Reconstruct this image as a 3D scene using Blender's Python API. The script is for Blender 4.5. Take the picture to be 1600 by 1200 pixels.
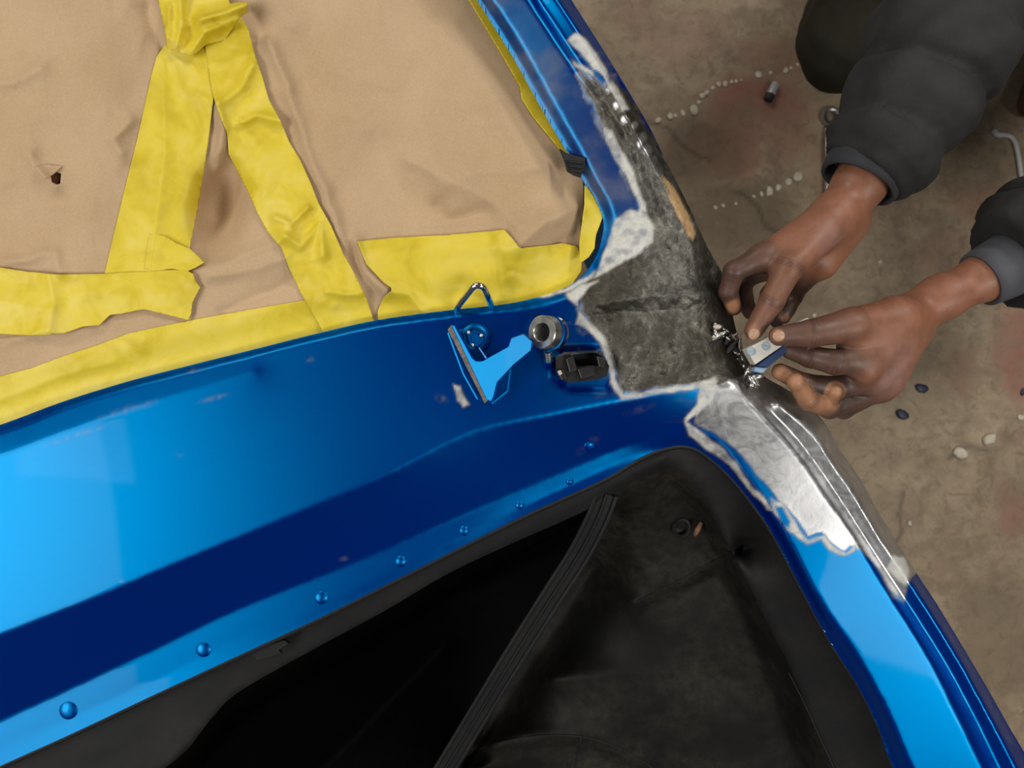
import bpy, math, random
import numpy as np
from mathutils import Vector, Matrix

for o in list(bpy.data.objects):
    bpy.data.objects.remove(o, do_unlink=True)
SC = bpy.context.scene
COL = SC.collection
random.seed(4)
H = 1.75          # camera height above the shop floor (m)
F = 1200.0        # focal length in pixels of a 1600x1200 frame


def P(px, py, z):
    d = H - z
    return Vector(((px - 800) / F * d, (600 - py) / F * d, z))


# ------------------------------------------------------------------ camera
cd = bpy.data.cameras.new('camera')
cd.sensor_width = 36.0
cd.lens = 36.0 * F / 1600.0
cd.clip_start = 0.02
cd.dof.use_dof = True
cd.dof.focus_distance = 0.82
cd.dof.aperture_fstop = 6.5
cam = bpy.data.objects.new('camera', cd)
cam.location = (0, 0, H)
COL.objects.link(cam)
SC.camera = cam

# ------------------------------------------------------------------ world, lamps, exposure
w = bpy.data.worlds.new('workshop')
SC.world = w
w.use_nodes = True
bg = w.node_tree.nodes['Background']
bg.inputs[0].default_value = (0.95, 0.92, 0.88, 1)
bg.inputs[1].default_value = 0.065


def area(name, loc, aim, sx, sy, power, col):
    l = bpy.data.lights.new(name, 'AREA')
    l.shape = 'RECTANGLE'
    l.size, l.size_y = sx, sy
    l.energy = power
    l.color = col
    o = bpy.data.objects.new(name, l)
    o.location = loc
    o.rotation_euler = (Vector(aim) - Vector(loc)).to_track_quat('-Z', 'Y').to_euler()
    COL.objects.link(o)
    return o


area('broad_soft_light_left', (-2.55, -0.75, 3.3), (-2.55, -0.75, 0), 2.0, 2.3, 66, (1.0, 0.97, 0.92))  # added broad soft source for the bright left paint; no known fixture
area('ceiling_light_panel', (-1.68, -0.39, 3.25), (-1.68, -0.39, 0), 0.5, 0.28, 1.6, (1.0, 0.98, 0.95))
area('ceiling_light_tube', (1.55, -1.05, 3.3), (1.55, -1.05, 0), 1.7, 0.75, 34, (1.0, 0.97, 0.92))
area('ceiling_light_back', (-1.9, 2.9, 3.3), (-1.9, 2.4, 0), 2.2, 0.5, 42, (1.0, 0.95, 0.88))
area('ceiling_light_tube_2', (1.9, 2.1, 3.3), (1.9, 2.1, 0), 0.5, 1.6, 46, (1.0, 0.97, 0.92))

vs = SC.view_settings
vs.view_transform = 'Standard'
vs.look = 'None'
vs.exposure = 0.32
vs.gamma = 1.0
vs.use_curve_mapping = False
SC.display_settings.display_device = 'sRGB'


# ------------------------------------------------------------------ numeric helpers
def hash2(ix, iy, seed):
    n = (ix.astype(np.int64) * 374761393 + iy.astype(np.int64) * 668265263 + seed * 1442695041) & 0x7fffffff
    n = ((n ^ (n >> 13)) * 1274126177) & 0x7fffffff
    n = n ^ (n >> 16)
    return (n & 0xffff) / 65535.0


def vnoise(x, y, s, seed=0):
    x = np.asarray(x, float) / s
    y = np.asarray(y, float) / s
    ix = np.floor(x); iy = np.floor(y)
    fx = x - ix; fy = y - iy
    fx = fx * fx * fx * (fx * (fx * 6 - 15) + 10)
    fy = fy * fy * fy * (fy * (fy * 6 - 15) + 10)
    a = hash2(ix, iy, seed); b = hash2(ix + 1, iy, seed)
    c = hash2(ix, iy + 1, seed); d = hash2(ix + 1, iy + 1, seed)
    return (a + (b - a) * fx) * (1 - fy) + (c + (d - c) * fx) * fy


def fbm(x, y, s, seed=0, octv=4):
    r = 0; a = 0.5
    for k in range(octv):
        r = r + a * (vnoise(x, y, s, seed + k * 17) - 0.5) * 2
        s *= 0.5; a *= 0.5
    return r


def smooth(e0, e1, x):
    t = np.clip((x - e0) / (e1 - e0), 0, 1)
    return t * t * (3 - 2 * t)


def poly_dist(x, y, pts, closed):
    """distance to polyline and closest point"""
    best = np.full(x.shape, 1e12); cx = np.zeros_like(x); cy = np.zeros_like(x)
    n = len(pts)
    for i in range(n if closed else n - 1):
        ax, ay = pts[i]; bx, by = pts[(i + 1) % n]
        dx, dy = bx - ax, by - ay
        L = dx * dx + dy * dy + 1e-12
        t = np.clip(((x - ax) * dx + (y - ay) * dy) / L, 0, 1)
        qx = ax + t * dx; qy = ay + t * dy
        d = (x - qx) ** 2 + (y - qy) ** 2
        m = d < best
        best = np.where(m, d, best); cx = np.where(m, qx, cx); cy = np.where(m, qy, cy)
    return np.sqrt(best), cx, cy


def poly_in(x, y, pts):
    ins = np.zeros(x.shape, bool)
    n = len(pts)
    for i in range(n):
        ax, ay = pts[i]; bx, by = pts[(i + 1) % n]
        if ay == by:
            continue
        c = ((ay > y) != (by > y)) & (x < (bx - ax) * (y - ay) / (by - ay) + ax)
        ins ^= c
    return ins


def sdf_poly(x, y, pts):
    d = poly_dist(x, y, pts, True)[0]
    return np.where(poly_in(x, y, pts), -d, d)


def smooth_line(pts, step=6.0, closed=False):
    """Catmull-Rom through points of any dimension"""
    pts = [tuple(float(c) for c in p) for p in pts]
    n = len(pts); out = []
    for i in range(n if closed else n - 1):
        if closed:
            p0, p1, p2, p3 = (pts[(i + k) % n] for k in (-1, 0, 1, 2))
        else:
            p1, p2 = pts[i], pts[i + 1]
            p0 = pts[i - 1] if i > 0 else tuple(2 * a - b for a, b in zip(p1, p2))
            p3 = pts[i + 2] if i + 2 < n else tuple(2 * a - b for a, b in zip(p2, p1))
        L = math.dist(p1[:2], p2[:2])
        k = max(1, int(L / step))
        for j in range(k):
            t = j / k
            out.append(tuple(0.5 * ((2 * b) + (-a + c) * t + (2 * a - 5 * b + 4 * c - d) * t * t + (-a + 3 * b - 3 * c + d) * t ** 3)
                             for a, b, c, d in zip(p0, p1, p2, p3)))
    if not closed:
        out.append(pts[-1])
    return out


# ------------------------------------------------------------------ object helpers
def link(name, verts, faces, mat, parent=None, smooth_shade=True):
    me = bpy.data.meshes.new(name)
    me.from_pydata([tuple(v) for v in verts], [], [tuple(f) for f in faces])
    me.update()
    if mat:
        me.materials.append(mat)
    if smooth_shade:
        me.polygons.foreach_set('use_smooth', [True] * len(me.polygons))
    o = bpy.data.objects.new(name, me)
    COL.objects.link(o)
    if parent:
        o.parent = parent
        o.matrix_parent_inverse = parent.matrix_world.inverted()
    return o


def empty(name, loc):
    o = bpy.data.objects.new(name, None)
    o.location = loc
    o.empty_display_size = 0.05
    COL.objects.link(o)
    bpy.context.view_layer.update()
    return o


def tag(o, label, cat=None, group=None, kind=None):
    o['label'] = label
    if cat: o['category'] = cat
    if group: o['group'] = group
    if kind: o['kind'] = kind
    return o


def color_attr(o, name, rgba):
    a = o.data.color_attributes.new(name, 'FLOAT_COLOR', 'POINT')
    a.data.foreach_set('color', np.asarray(rgba, np.float32).ravel())


def sheet_mesh(outer, holes, zf, step=3.0):
    """grid sheet clipped to an outline (photo pixels), outline points snapped; zf -> height"""
    ox = np.array([p[0] for p in outer]); oy = np.array([p[1] for p in outer])
    x = np.arange(ox.min() - step * 1.5, ox.max() + step * 2, step)
    y = np.arange(oy.min() - step * 1.5, oy.max() + step * 2, step)
    X, Y = np.meshgrid(x, y)
    ins = poly_in(X, Y, outer)
    for h in holes:
        ins &= ~poly_in(X, Y, h)
    cell = ins[:-1, :-1] & ins[1:, :-1] & ins[:-1, 1:] & ins[1:, 1:]
    anyc = ins[:-1, :-1] | ins[1:, :-1] | ins[:-1, 1:] | ins[1:, 1:]
    use = np.zeros(ins.shape, bool)
    for a in (slice(None, -1), slice(1, None)):
        for b in (slice(None, -1), slice(1, None)):
            use[a, b] |= anyc
    vx = X[use]; vy = Y[use]; inn = ins[use]
    om = ~inn
    if om.any():
        d, cx, cy = poly_dist(vx[om], vy[om], outer, True)
        for h in holes:
            d2, hx, hy = poly_dist(vx[om], vy[om], h, True)
            m = d2 < d
            d = np.where(m, d2, d); cx = np.where(m, hx, cx); cy = np.where(m, hy, cy)
        vx[om] = cx; vy[om] = cy
    idx = -np.ones(ins.shape, int)
    idx[use] = np.arange(use.sum())
    jj, ii = np.nonzero(anyc)
    q = np.stack([idx[jj + 1, ii], idx[jj + 1, ii + 1], idx[jj, ii + 1], idx[jj, ii]], 1)
    z = zf(vx, vy)
    d = H - z
    V = np.stack([(vx - 800) / F * d, (600 - vy) / F * d, z], 1)
    return V, q, vx, vy


def boundary_loops(q):
    e = {}
    for f in q:
        n = len(f)
        for i in range(n):
            a, b = int(f[i]), int(f[(i + 1) % n])
            if a == b: continue
            if (b, a) in e:
                del e[(b, a)]
            else:
                e[(a, b)] = 1
    return list(e.keys())


def clean_quads(V, q):
    out = []
    key = {}
    for f in q:
        g = []
        for i in f:
            if not g or (i != g[-1]):
                g.append(int(i))
        out.append(g)
    return out


def sheet(name, outer, holes, zf, mat, parent=None, step=3.0, thick=0.0004):
    V, q, vx, vy = sheet_mesh(outer, holes, zf, step)
    o = link(name, V, q.tolist(), mat, parent)
    if thick:
        m = o.modifiers.new('thickness', 'SOLIDIFY')
        m.thickness = thick; m.offset = 0
    return o, vx, vy


def tube(name, pts, rad, mat, parent=None, seg=10, cap=True):
    """swept round tube; rad scalar or list"""
    pts = [Vector(p) for p in pts]
    n = len(pts)
    if not hasattr(rad, '__len__'): rad = [rad] * n
    V = []; Fc = []
    up = Vector((0, 0, 1))
    prev = None
    for i in range(n):
        t = (pts[min(i + 1, n - 1)] - pts[max(i - 1, 0)]).normalized()
        if prev is None:
            a = t.cross(up)
            if a.length < 1e-3: a = t.cross(Vector((1, 0, 0)))
            a.normalize()
        else:
            a = (prev - t * prev.dot(t)).normalized()
        prev = a
        b = t.cross(a)
        for k in range(seg):
            th = 2 * math.pi * k / seg
            V.append(pts[i] + (a * math.cos(th) + b * math.sin(th)) * rad[i])
    for i in range(n - 1):
        for k in range(seg):
            k2 = (k + 1) % seg
            Fc.append((i * seg + k, i * seg + k2, (i + 1) * seg + k2, (i + 1) * seg + k))
    if cap:
        Fc.append(tuple(range(seg - 1, -1, -1)))
        Fc.append(tuple((n - 1) * seg + k for k in range(seg)))
    return link(name, V, Fc, mat, parent)


def lathe(name, prof, origin, axis, mat, parent=None, seg=28, smooth_shade=True):
    """prof: list of (radius, height) along axis"""
    axis = Vector(axis).normalized()
    a = axis.orthogonal().normalized(); b = axis.cross(a)
    V = []; Fc = []
    for r, h in prof:
        for k in range(seg):
            th = 2 * math.pi * k / seg
            V.append(Vector(origin) + axis * h + (a * math.cos(th) + b * math.sin(th)) * r)
    for i in range(len(prof) - 1):
        for k in range(seg):
            k2 = (k + 1) % seg
            Fc.append((i * seg + k, i * seg + k2, (i + 1) * seg + k2, (i + 1) * seg + k))
    o = link(name, V, Fc, mat, parent, smooth_shade)
    if smooth_shade:
        m = o.modifiers.new('edge', 'EDGE_SPLIT'); m.split_angle = math.radians(40)
    return o


def prism(name, poly, zb, zt, mat, parent=None, bevel=0.0):
    """poly: list of Vector/tuples (x,y) world; zb/zt: heights or callables of (x,y)"""
    f = (lambda p, z: z(p) if callable(z) else z)
    n = len(poly)
    V = [(p[0], p[1], f(p, zb)) for p in poly] + [(p[0], p[1], f(p, zt)) for p in poly]
    area2 = sum(poly[i][0] * poly[(i + 1) % n][1] - poly[(i + 1) % n][0] * poly[i][1] for i in range(n))
    Fc = [tuple(range(n - 1, -1, -1)), tuple(range(n, 2 * n))] + [(i, (i + 1) % n, n + (i + 1) % n, n + i) for i in range(n)]
    if area2 < 0:
        Fc = [tuple(reversed(g)) for g in Fc]
    o = link(name, V, Fc, mat, parent, False)
    if bevel:
        m = o.modifiers.new('bevel', 'BEVEL'); m.width = bevel; m.segments = 2
    return o


# ------------------------------------------------------------------ materials
class NT:
    def __init__(self, name):
        self.m = bpy.data.materials.new(name)
        self.m.use_nodes = True
        self.t = self.m.node_tree
        self.n = self.t.nodes
        self.p = self.n['Principled BSDF']

    def add(self, kind, **kw):
        nd = self.n.new(kind)
        for k, v in kw.items():
            if k.startswith('i_'):
                nd.inputs[k[2:].replace('_', ' ')].default_value = v
            else:
                setattr(nd, k, v)
        return nd

    def link(self, a, b):
        self.t.links.new(a, b)

    def noise(self, scale, detail=4, rough=0.55, vec=None, dist=0.0):
        nd = self.add('ShaderNodeTexNoise')
        nd.inputs['Scale'].default_value = scale
        nd.inputs['Detail'].default_value = detail
        nd.inputs['Roughness'].default_value = rough
        nd.inputs['Distortion'].default_value = dist
        if vec is None:
            if not hasattr(self, 'tc'):
                self.tc = self.add('ShaderNodeTexCoord')
            vec = self.tc.outputs['Object']
        self.link(vec, nd.inputs['Vector'])
        return nd.outputs['Fac']

    def ramp(self, src, stops):
        r = self.add('ShaderNodeValToRGB')
        e = r.color_ramp.elements
        while len(e) < len(stops):
            e.new(0.5)
        for el, (pos, c) in zip(e, stops):
            el.position = pos
            el.color = (c, c, c, 1) if not hasattr(c, '__len__') else (*c, 1)
        self.link(src, r.inputs[0])
        return r.outputs[0]

    def mix(self, fac, a, b, mode='MIX'):
        nd = self.add('ShaderNodeMix', data_type='RGBA', blend_type=mode)
        for s, v in ((0, fac), (6, a), (7, b)):
            if hasattr(v, 'is_linked') or isinstance(v, bpy.types.NodeSocket):
                self.link(v, nd.inputs[s])
            elif hasattr(v, '__len__'):
                nd.inputs[s].default_value = (*v[:3], 1)
            else:
                nd.inputs[s].default_value = v
        return nd.outputs[2]

    def math(self, op, a, b=0.0):
        nd = self.add('ShaderNodeMath', operation=op)
        for s, v in ((0, a), (1, b)):
            if isinstance(v, bpy.types.NodeSocket): self.link(v, nd.inputs[s])
            else: nd.inputs[s].default_value = v
        return nd.outputs[0]

    def bump(self, h, strength=0.3, dist=0.002, normal=None):
        b = self.add('ShaderNodeBump')
        b.inputs['Strength'].default_value = strength
        b.inputs['Distance'].default_value = dist
        self.link(h, b.inputs['Height'])
        if normal is not None: self.link(normal, b.inputs['Normal'])
        return b.outputs[0]

    def set(self, **kw):
        for k, v in kw.items():
            k = k.replace('_', ' ')
            if isinstance(v, bpy.types.NodeSocket): self.link(v, self.p.inputs[k])
            elif hasattr(v, '__len__') and len(v) == 3: self.p.inputs[k].default_value = (*v, 1)
            else: self.p.inputs[k].default_value = v
        return self


def simple(name, col, rough=0.5, metal=0.0, vary=0.12, scale=60, bump=0.0, bscale=300, **kw):
    t = NT(name)
    n = t.noise(scale)
    lo = tuple(c * (1 - vary) for c in col); hi = tuple(min(1, c * (1 + vary)) for c in col)
    t.set(Base_Color=t.ramp(n, [(0.3, lo), (0.7, hi)]), Roughness=rough, Metallic=metal)
    if bump:
        t.set(Normal=t.bump(t.noise(bscale), bump, 0.001))
    for k, v in kw.items():
        t.set(**{k: v})
    return t.m


NAVY = (0.0, 0.008, 0.215)
CYAN = (0.0, 0.25, 0.55)


def blue_shader(t, col_scuff=None):
    """two-layer metallic paint: navy pigment, flake lobe, clear coat; returns shader socket"""
    df = t.add('ShaderNodeBsdfDiffuse'); df.inputs[0].default_value = (*NAVY, 1)
    gl = t.add('ShaderNodeBsdfGlossy', distribution='BECKMANN')
    gl.inputs[0].default_value = (*CYAN, 1); gl.inputs[1].default_value = 0.42
    fl = t.noise(2500, 1, 0.5)
    gl_rough = t.ramp(fl, [(0.3, 0.37), (0.7, 0.43)])
    t.link(gl_rough, gl.inputs[1])
    mx = t.add('ShaderNodeMixShader'); mx.inputs[0].default_value = 0.44
    t.link(df.outputs[0], mx.inputs[1]); t.link(gl.outputs[0], mx.inputs[2])
    ct = t.add('ShaderNodeBsdfGlossy', distribution='GGX'); ct.inputs[1].default_value = 0.04
    fr = t.add('ShaderNodeFresnel'); fr.inputs[0].default_value = 1.14
    m2 = t.add('ShaderNodeMixShader')
    t.link(fr.outputs[0], m2.inputs[0]); t.link(mx.outputs[0], m2.inputs[1]); t.link(ct.outputs[0], m2.inputs[2])
    return m2.outputs[0], (df, gl, ct)


def body_material():
    t = NT('car_paint_with_repair')
    at = t.add('ShaderNodeAttribute', attribute_name='repair')
    sep = t.add('ShaderNodeSeparateColor')
    t.link(at.outputs['Color'], sep.inputs[0])
    dark, steel, prim, fill = sep.outputs[0], sep.outputs[1], sep.outputs[2], at.outputs['Alpha']
    paint, nodes = blue_shader(t)
    # bare metal (principled)
    n1 = t.noise(45, 6, 0.65); n2 = t.noise(160, 5, 0.7); n3 = t.noise(12, 4)
    dk = t.ramp(n1, [(0.25, (0.045, 0.044, 0.038)), (0.5, (0.14, 0.135, 0.118)), (0.72, (0.28, 0.265, 0.23)), (0.85, (0.16, 0.12, 0.075))])
    dk = t.mix(t.ramp(n3, [(0.42, 0.0), (0.58, 0.7)]), dk, (0.055, 0.047, 0.034))
    sw = t.noise(38, 5, 0.6, dist=2.2)
    st = t.mix(0.25, t.ramp(n3, [(0.3, (0.34, 0.34, 0.35)), (0.7, (0.66, 0.66, 0.66))]), t.ramp(sw, [(0.35, (0.16, 0.165, 0.175)), (0.65, (0.72, 0.72, 0.72))]))
    pr = t.ramp(n2, [(0.3, (0.52, 0.52, 0.49)), (0.7, (0.72, 0.71, 0.65))])
    fc = t.ramp(n2, [(0.3, (0.50, 0.30, 0.13)), (0.7, (0.68, 0.46, 0.24))])
    c = t.mix(steel, dk, st)
    c = t.mix(prim, c, pr)
    c = t.mix(fill, c, fc)
    met = t.math('SUBTRACT', 1.0, t.math('MAXIMUM', prim, fill))
    r = t.mix(steel, t.ramp(n2, [(0.3, 0.34), (0.7, 0.6)]), t.ramp(sw, [(0.3, 0.27), (0.7, 0.42)]))
    r = t.mix(prim, r, (0.7, 0.7, 0.7))
    t.set(Base_Color=c, Metallic=t.math('MULTIPLY', met, 0.85), Roughness=r)
    bs = t.add('ShaderNodeBump'); bs.inputs['Distance'].default_value = 0.002
    t.link(t.math('MULTIPLY', t.math('SUBTRACT', dark, t.math('MULTIPLY', steel, 0.93)), 0.9), bs.inputs['Strength'])
    t.link(t.noise(95, 5, 0.62, dist=0.5), bs.inputs['Height'])
    t.link(bs.outputs[0], t.p.inputs['Normal'])
    tot = t.math('MAXIMUM', t.math('MAXIMUM', dark, steel), t.math('MAXIMUM', prim, fill))
    fin = t.add('ShaderNodeMixShader')
    t.link(tot, fin.inputs[0]); t.link(paint, fin.inputs[1]); t.link(t.p.outputs[0], fin.inputs[2])
    t.link(fin.outputs[0], t.n['Material Output'].inputs[0])
    return t.m


def blue_material(name):
    t = NT(name)
    s, _ = blue_shader(t)
    t.link(s, t.n['Material Output'].inputs[0])
    return t.m


M_BODY = body_material()
M_BLUE = blue_material('blue_metallic_paint')


def paper_mat():
    t = NT('kraft_paper')
    n = t.noise(9, 4); n2 = t.noise(400, 2)
    c = t.ramp(n, [(0.3, (0.47, 0.32, 0.18)), (0.7, (0.56, 0.395, 0.24))])
    c = t.mix(0.12, c, t.ramp(n2, [(0.3, (0.3, 0.2, 0.1)), (0.7, (0.7, 0.5, 0.32))]))
    t.set(Base_Color=c, Roughness=0.72, Normal=t.bump(t.noise(30, 5, 0.5), 0.12, 0.004))
    t.p.inputs['Specular IOR Level'].default_value = 0.3
    return t.m


def tape_mat():
    t = NT('yellow_masking_tape')
    n = t.noise(22, 4, 0.6, dist=0.6)
    c = t.ramp(n, [(0.3, (0.62, 0.46, 0.010)), (0.52, (0.74, 0.58, 0.035)), (0.72, (0.78, 0.62, 0.10))])
    t.set(Base_Color=c, Roughness=0.5, Normal=t.bump(t.noise(170, 4, 0.6), 0.12, 0.001))
    return t.m


M_PAPER = paper_mat()
M_TAPE = tape_mat()
M_STEEL = simple('worn_steel', (0.55, 0.54, 0.52), 0.32, 1.0, 0.3, 120)
M_WORN = simple('worn_edge_metal', (.12, .10, .085), .5, .5, .5, 300)
M_CHROME = simple('chrome', (0.75, 0.74, 0.72), 0.12, 1.0, 0.1)
M_BLACKPL = simple('black_plastic', (0.012, 0.012, 0.012), 0.38, 0, 0.4, 200)
M_RUBBER = simple('black_rubber', (0.008, 0.008, 0.009), 0.6, 0, 0.3, 200, 0.2)
M_HOLE = simple('dark_bore', (0.03, 0.03, 0.03), 0.6, 0.3)
M_GLASS = simple('rear_glass_dark', (0.22, 0.09, 0.045), 0.3)


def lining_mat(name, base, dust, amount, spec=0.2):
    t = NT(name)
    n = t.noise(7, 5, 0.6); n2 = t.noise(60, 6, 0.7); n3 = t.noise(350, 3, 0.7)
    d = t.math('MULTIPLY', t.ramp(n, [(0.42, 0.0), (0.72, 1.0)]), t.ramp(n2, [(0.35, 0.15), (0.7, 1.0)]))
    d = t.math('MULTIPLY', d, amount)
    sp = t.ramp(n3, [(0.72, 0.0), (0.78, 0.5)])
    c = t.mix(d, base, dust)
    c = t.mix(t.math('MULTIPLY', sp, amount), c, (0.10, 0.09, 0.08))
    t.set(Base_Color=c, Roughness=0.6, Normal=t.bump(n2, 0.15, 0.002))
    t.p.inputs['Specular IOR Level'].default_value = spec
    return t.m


M_TRIM = lining_mat('charcoal_trim', (0.0085, 0.0085, 0.0095), (0.045, 0.043, 0.04), 0.35, 0.25)
M_LINING = lining_mat('dusty_black_lining', (0.006, 0.006, 0.0058), (0.075, 0.064, 0.046), 0.65, 0.2)
M_RECESS_SHADE = lining_mat('recess_shade_black', (0.0012, 0.0012, 0.0015), (0.004, 0.004, 0.004), 0.3, 0.03)  # near-black colour stands in for the shade of the deep cavity
M_SIDE = lining_mat('side_trim_plastic', (0.010, 0.010, 0.011), (0.045, 0.041, 0.036), 0.5, 0.25)


def floor_mat():
    t = NT('stained_concrete')
    at = t.add('ShaderNodeAttribute', attribute_name='stain')
    sep = t.add('ShaderNodeSeparateColor')
    t.link(at.outputs['Color'], sep.inputs[0])
    n = t.noise(3.2, 6, 0.62); n2 = t.noise(14, 6, 0.65); n3 = t.noise(80, 5, 0.7); n4 = t.noise(5.3, 5, 0.6, dist=0.8)
    c = t.ramp(n, [(0.3, (0.27, 0.195, 0.122)), (0.5, (0.345, 0.26, 0.168)), (0.7, (0.44, 0.34, 0.225))])
    c = t.mix(t.ramp(n2, [(0.35, 0.6), (0.6, 0.0)]), c, (0.15, 0.105, 0.062))
    n5 = t.noise(33, 5, 0.65, dist=1.0)
    c = t.mix(t.ramp(n5, [(0.36, 0.55), (0.5, 0.0)]), c, (0.16, 0.115, 0.068))
    c = t.mix(t.ramp(n5, [(0.6, 0.0), (0.7, 0.4)]), c, (0.46, 0.37, 0.26))
    redm = t.math('MULTIPLY', t.math('MAXIMUM', sep.outputs[0], t.ramp(n4, [(0.6, 0.0), (0.72, 0.45)])), t.ramp(n2, [(0.3, 0.25), (0.6, 1.0)]))
    c = t.mix(redm, c, (0.28, 0.11, 0.075))
    c = t.mix(t.math('MULTIPLY', sep.outputs[1], t.ramp(n2, [(0.3, 0.4), (0.6, 1.0)])), c, (0.12, 0.085, 0.046))
    c = t.mix(t.ramp(n3, [(0.64, 0.0), (0.74, 0.6)]), c, (0.48, 0.41, 0.31))
    c = t.mix(t.ramp(n3, [(0.27, 0.6), (0.34, 0.0)]), c, (0.06, 0.042, 0.03))
    c = t.mix(sep.outputs[2], c, (0.028, 0.02, 0.014))
    t.set(Base_Color=c, Roughness=0.62, Normal=t.bump(n3, 0.35, 0.003))
    return t.m


M_FLOOR = floor_mat()
M_CHIP = simple('white_filler', (0.60, 0.53, 0.41), 0.7, 0, 0.2, 150)
M_FLAKE = simple('dark_blue_flake', (0.02, 0.03, 0.06), 0.5)
M_JACKET = None

# ================================================================== FLOOR
fx = np.concatenate([np.arange(-5, -0.2, 0.12), np.arange(-0.2, 1.75, 0.007), np.arange(1.8, 5.5, 0.12)]); fy = np.concatenate([np.arange(-5, -1.2, 0.12), np.arange(-1.2, 1.4, 0.007), np.arange(1.5, 5, 0.12)])
FX, FY = np.meshgrid(fx, fy)
FPX = FX / H * F + 800; FPY = 600 - FY / H * F
fz = 0.0016 * fbm(FX * 1000, FY * 1000, 260, 3, 4)
fv = np.stack([FX, FY, fz], -1).reshape(-1, 3)
ny, nx = FX.shape
ii, jj = np.meshgrid(np.arange(nx - 1), np.arange(ny - 1))
b = (jj * nx + ii).ravel()
ff = np.stack([b, b + 1, b + nx + 1, b + nx], 1)
floor = link('floor', fv, ff.tolist(), M_FLOOR)
floor['kind'] = 'structure'
floor['label'] = 'bare concrete shop floor with worn red paint stains'


def blobs(lst):
    r = np.zeros_like(FPX)
    wx = FPX + 40 * fbm(FPX, FPY, 90, 5); wy = FPY + 40 * fbm(FPX, FPY, 90, 9)
    for x, y, rx, ry, a in lst:
        r = np.maximum(r, a * smooth(1.25, 0.55, np.sqrt(((wx - x) / rx) ** 2 + ((wy - y) / ry) ** 2)))
    return r


red = blobs([(1190, 170, 95, 50, 0.9), (1130, 235, 60, 40, 0.7), (1240, 230, 60, 40, .5), (1060, 60, 90, 60, .35), (1590, 560, 40, 90, .9), (1210, 90, 60, 30, .5),
             (1540, 310, 60, 40, .45), (1330, 280, 60, 60, .4), (1590, 790, 40, 40, .6), (1000, 25, 50, 30, .4), (1480, 400, 60, 40, .25)])
drk = blobs([(1080, 240, 70, 55, .7), (1160, 330, 90, 60, .75), (1560, 1000, 70, 120, .6), (1400, 800, 60, 60, .35), (1190, 700, 300, 60, .3), (1500, 250, 60, 60, .3), (1450, 560, 90, 60, .2)])
crk = np.zeros_like(FPX)
for ln in ([(1410, 770), (1405, 800), (1412, 830), (1400, 850)], [(1150, 300), (1185, 320), (1192, 350), (1215, 362)], [(1010, 190), (1040, 200), (1075, 235), (1110, 250)],
           [(1460, 500), (1500, 470), (1550, 455), (1580, 430)], [(1480, 720), (1510, 700), (1545, 705)]):
    d = poly_dist(FPX + 6 * fbm(FPX, FPY, 40, 2), FPY + 6 * fbm(FPX, FPY, 40, 8), ln, False)[0]
    crk = np.maximum(crk, 0.5 * smooth(5, 1, d))
color_attr(floor, 'stain', np.stack([red, drk, crk, np.ones_like(red)], -1).reshape(-1, 4))

# ================================================================== CAR BODY
EDGE_TOP = [(-260, 742), (-130, 706), (0, 664), (100, 627), (200, 596), (300, 570), (400, 545), (500, 520), (590, 500), (700, 485), (790, 475),
            (845, 463), (890, 446), (915, 425), (932, 400), (941, 372), (944, 345), (932, 312), (912, 275), (888, 232), (850, 168), (800, 78), (750, -2), (690, -100), (592, -260)]
EDGE_OUT = [(735, -260), (832, -100), (893, 0), (950, 90), (1010, 190), (1040, 250), (1080, 330), (1105, 385), (1130, 430), (1142, 480), (1155, 530), (1182, 578), (1225, 606), (1258, 626), (1277, 647),
            (1292, 666), (1316, 708), (1342, 745), (1367, 790), (1390, 829), (1435, 900), (1469, 952), (1532, 1057), (1577, 1136), (1600, 1175), (1650, 1265), (1760, 1460)]
EDGE_OPEN = [(-260, 1325), (-100, 1245), (0, 1197), (115, 1145), (225, 1093), (360, 1030), (500, 965), (600, 915), (725, 852), (830, 800), (940, 750), (1000, 715), (1035, 701), (1065, 696), (1090, 702),
             (1117, 721), (1150, 753), (1183, 795), (1210, 836), (1255, 922), (1300, 1005), (1345, 1076), (1379, 1147), (1396, 1195), (1448, 1300), (1525, 1460)]
L_TOP = smooth_line(EDGE_TOP, 5); L_OUT = smooth_line(EDGE_OUT, 5); L_OPEN = smooth_line(EDGE_OPEN, 5)
BODY_POLY = L_TOP + L_OUT + L_OPEN[::-1]

# feature lines: (x, y, z)
def zl(pts, z):
    return [(x, y, z) for x, y in pts]


def edge_z(pts, stops):
    """z by x-independent arclength stops [(index fraction,z)]"""
    n = len(pts); fr = [s[0] for s in stops]; zz = [s[1] for s in stops]
    return [(p[0], p[1], float(np.interp(i / (n - 1), fr, zz))) for i, p in enumerate(pts)]


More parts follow.
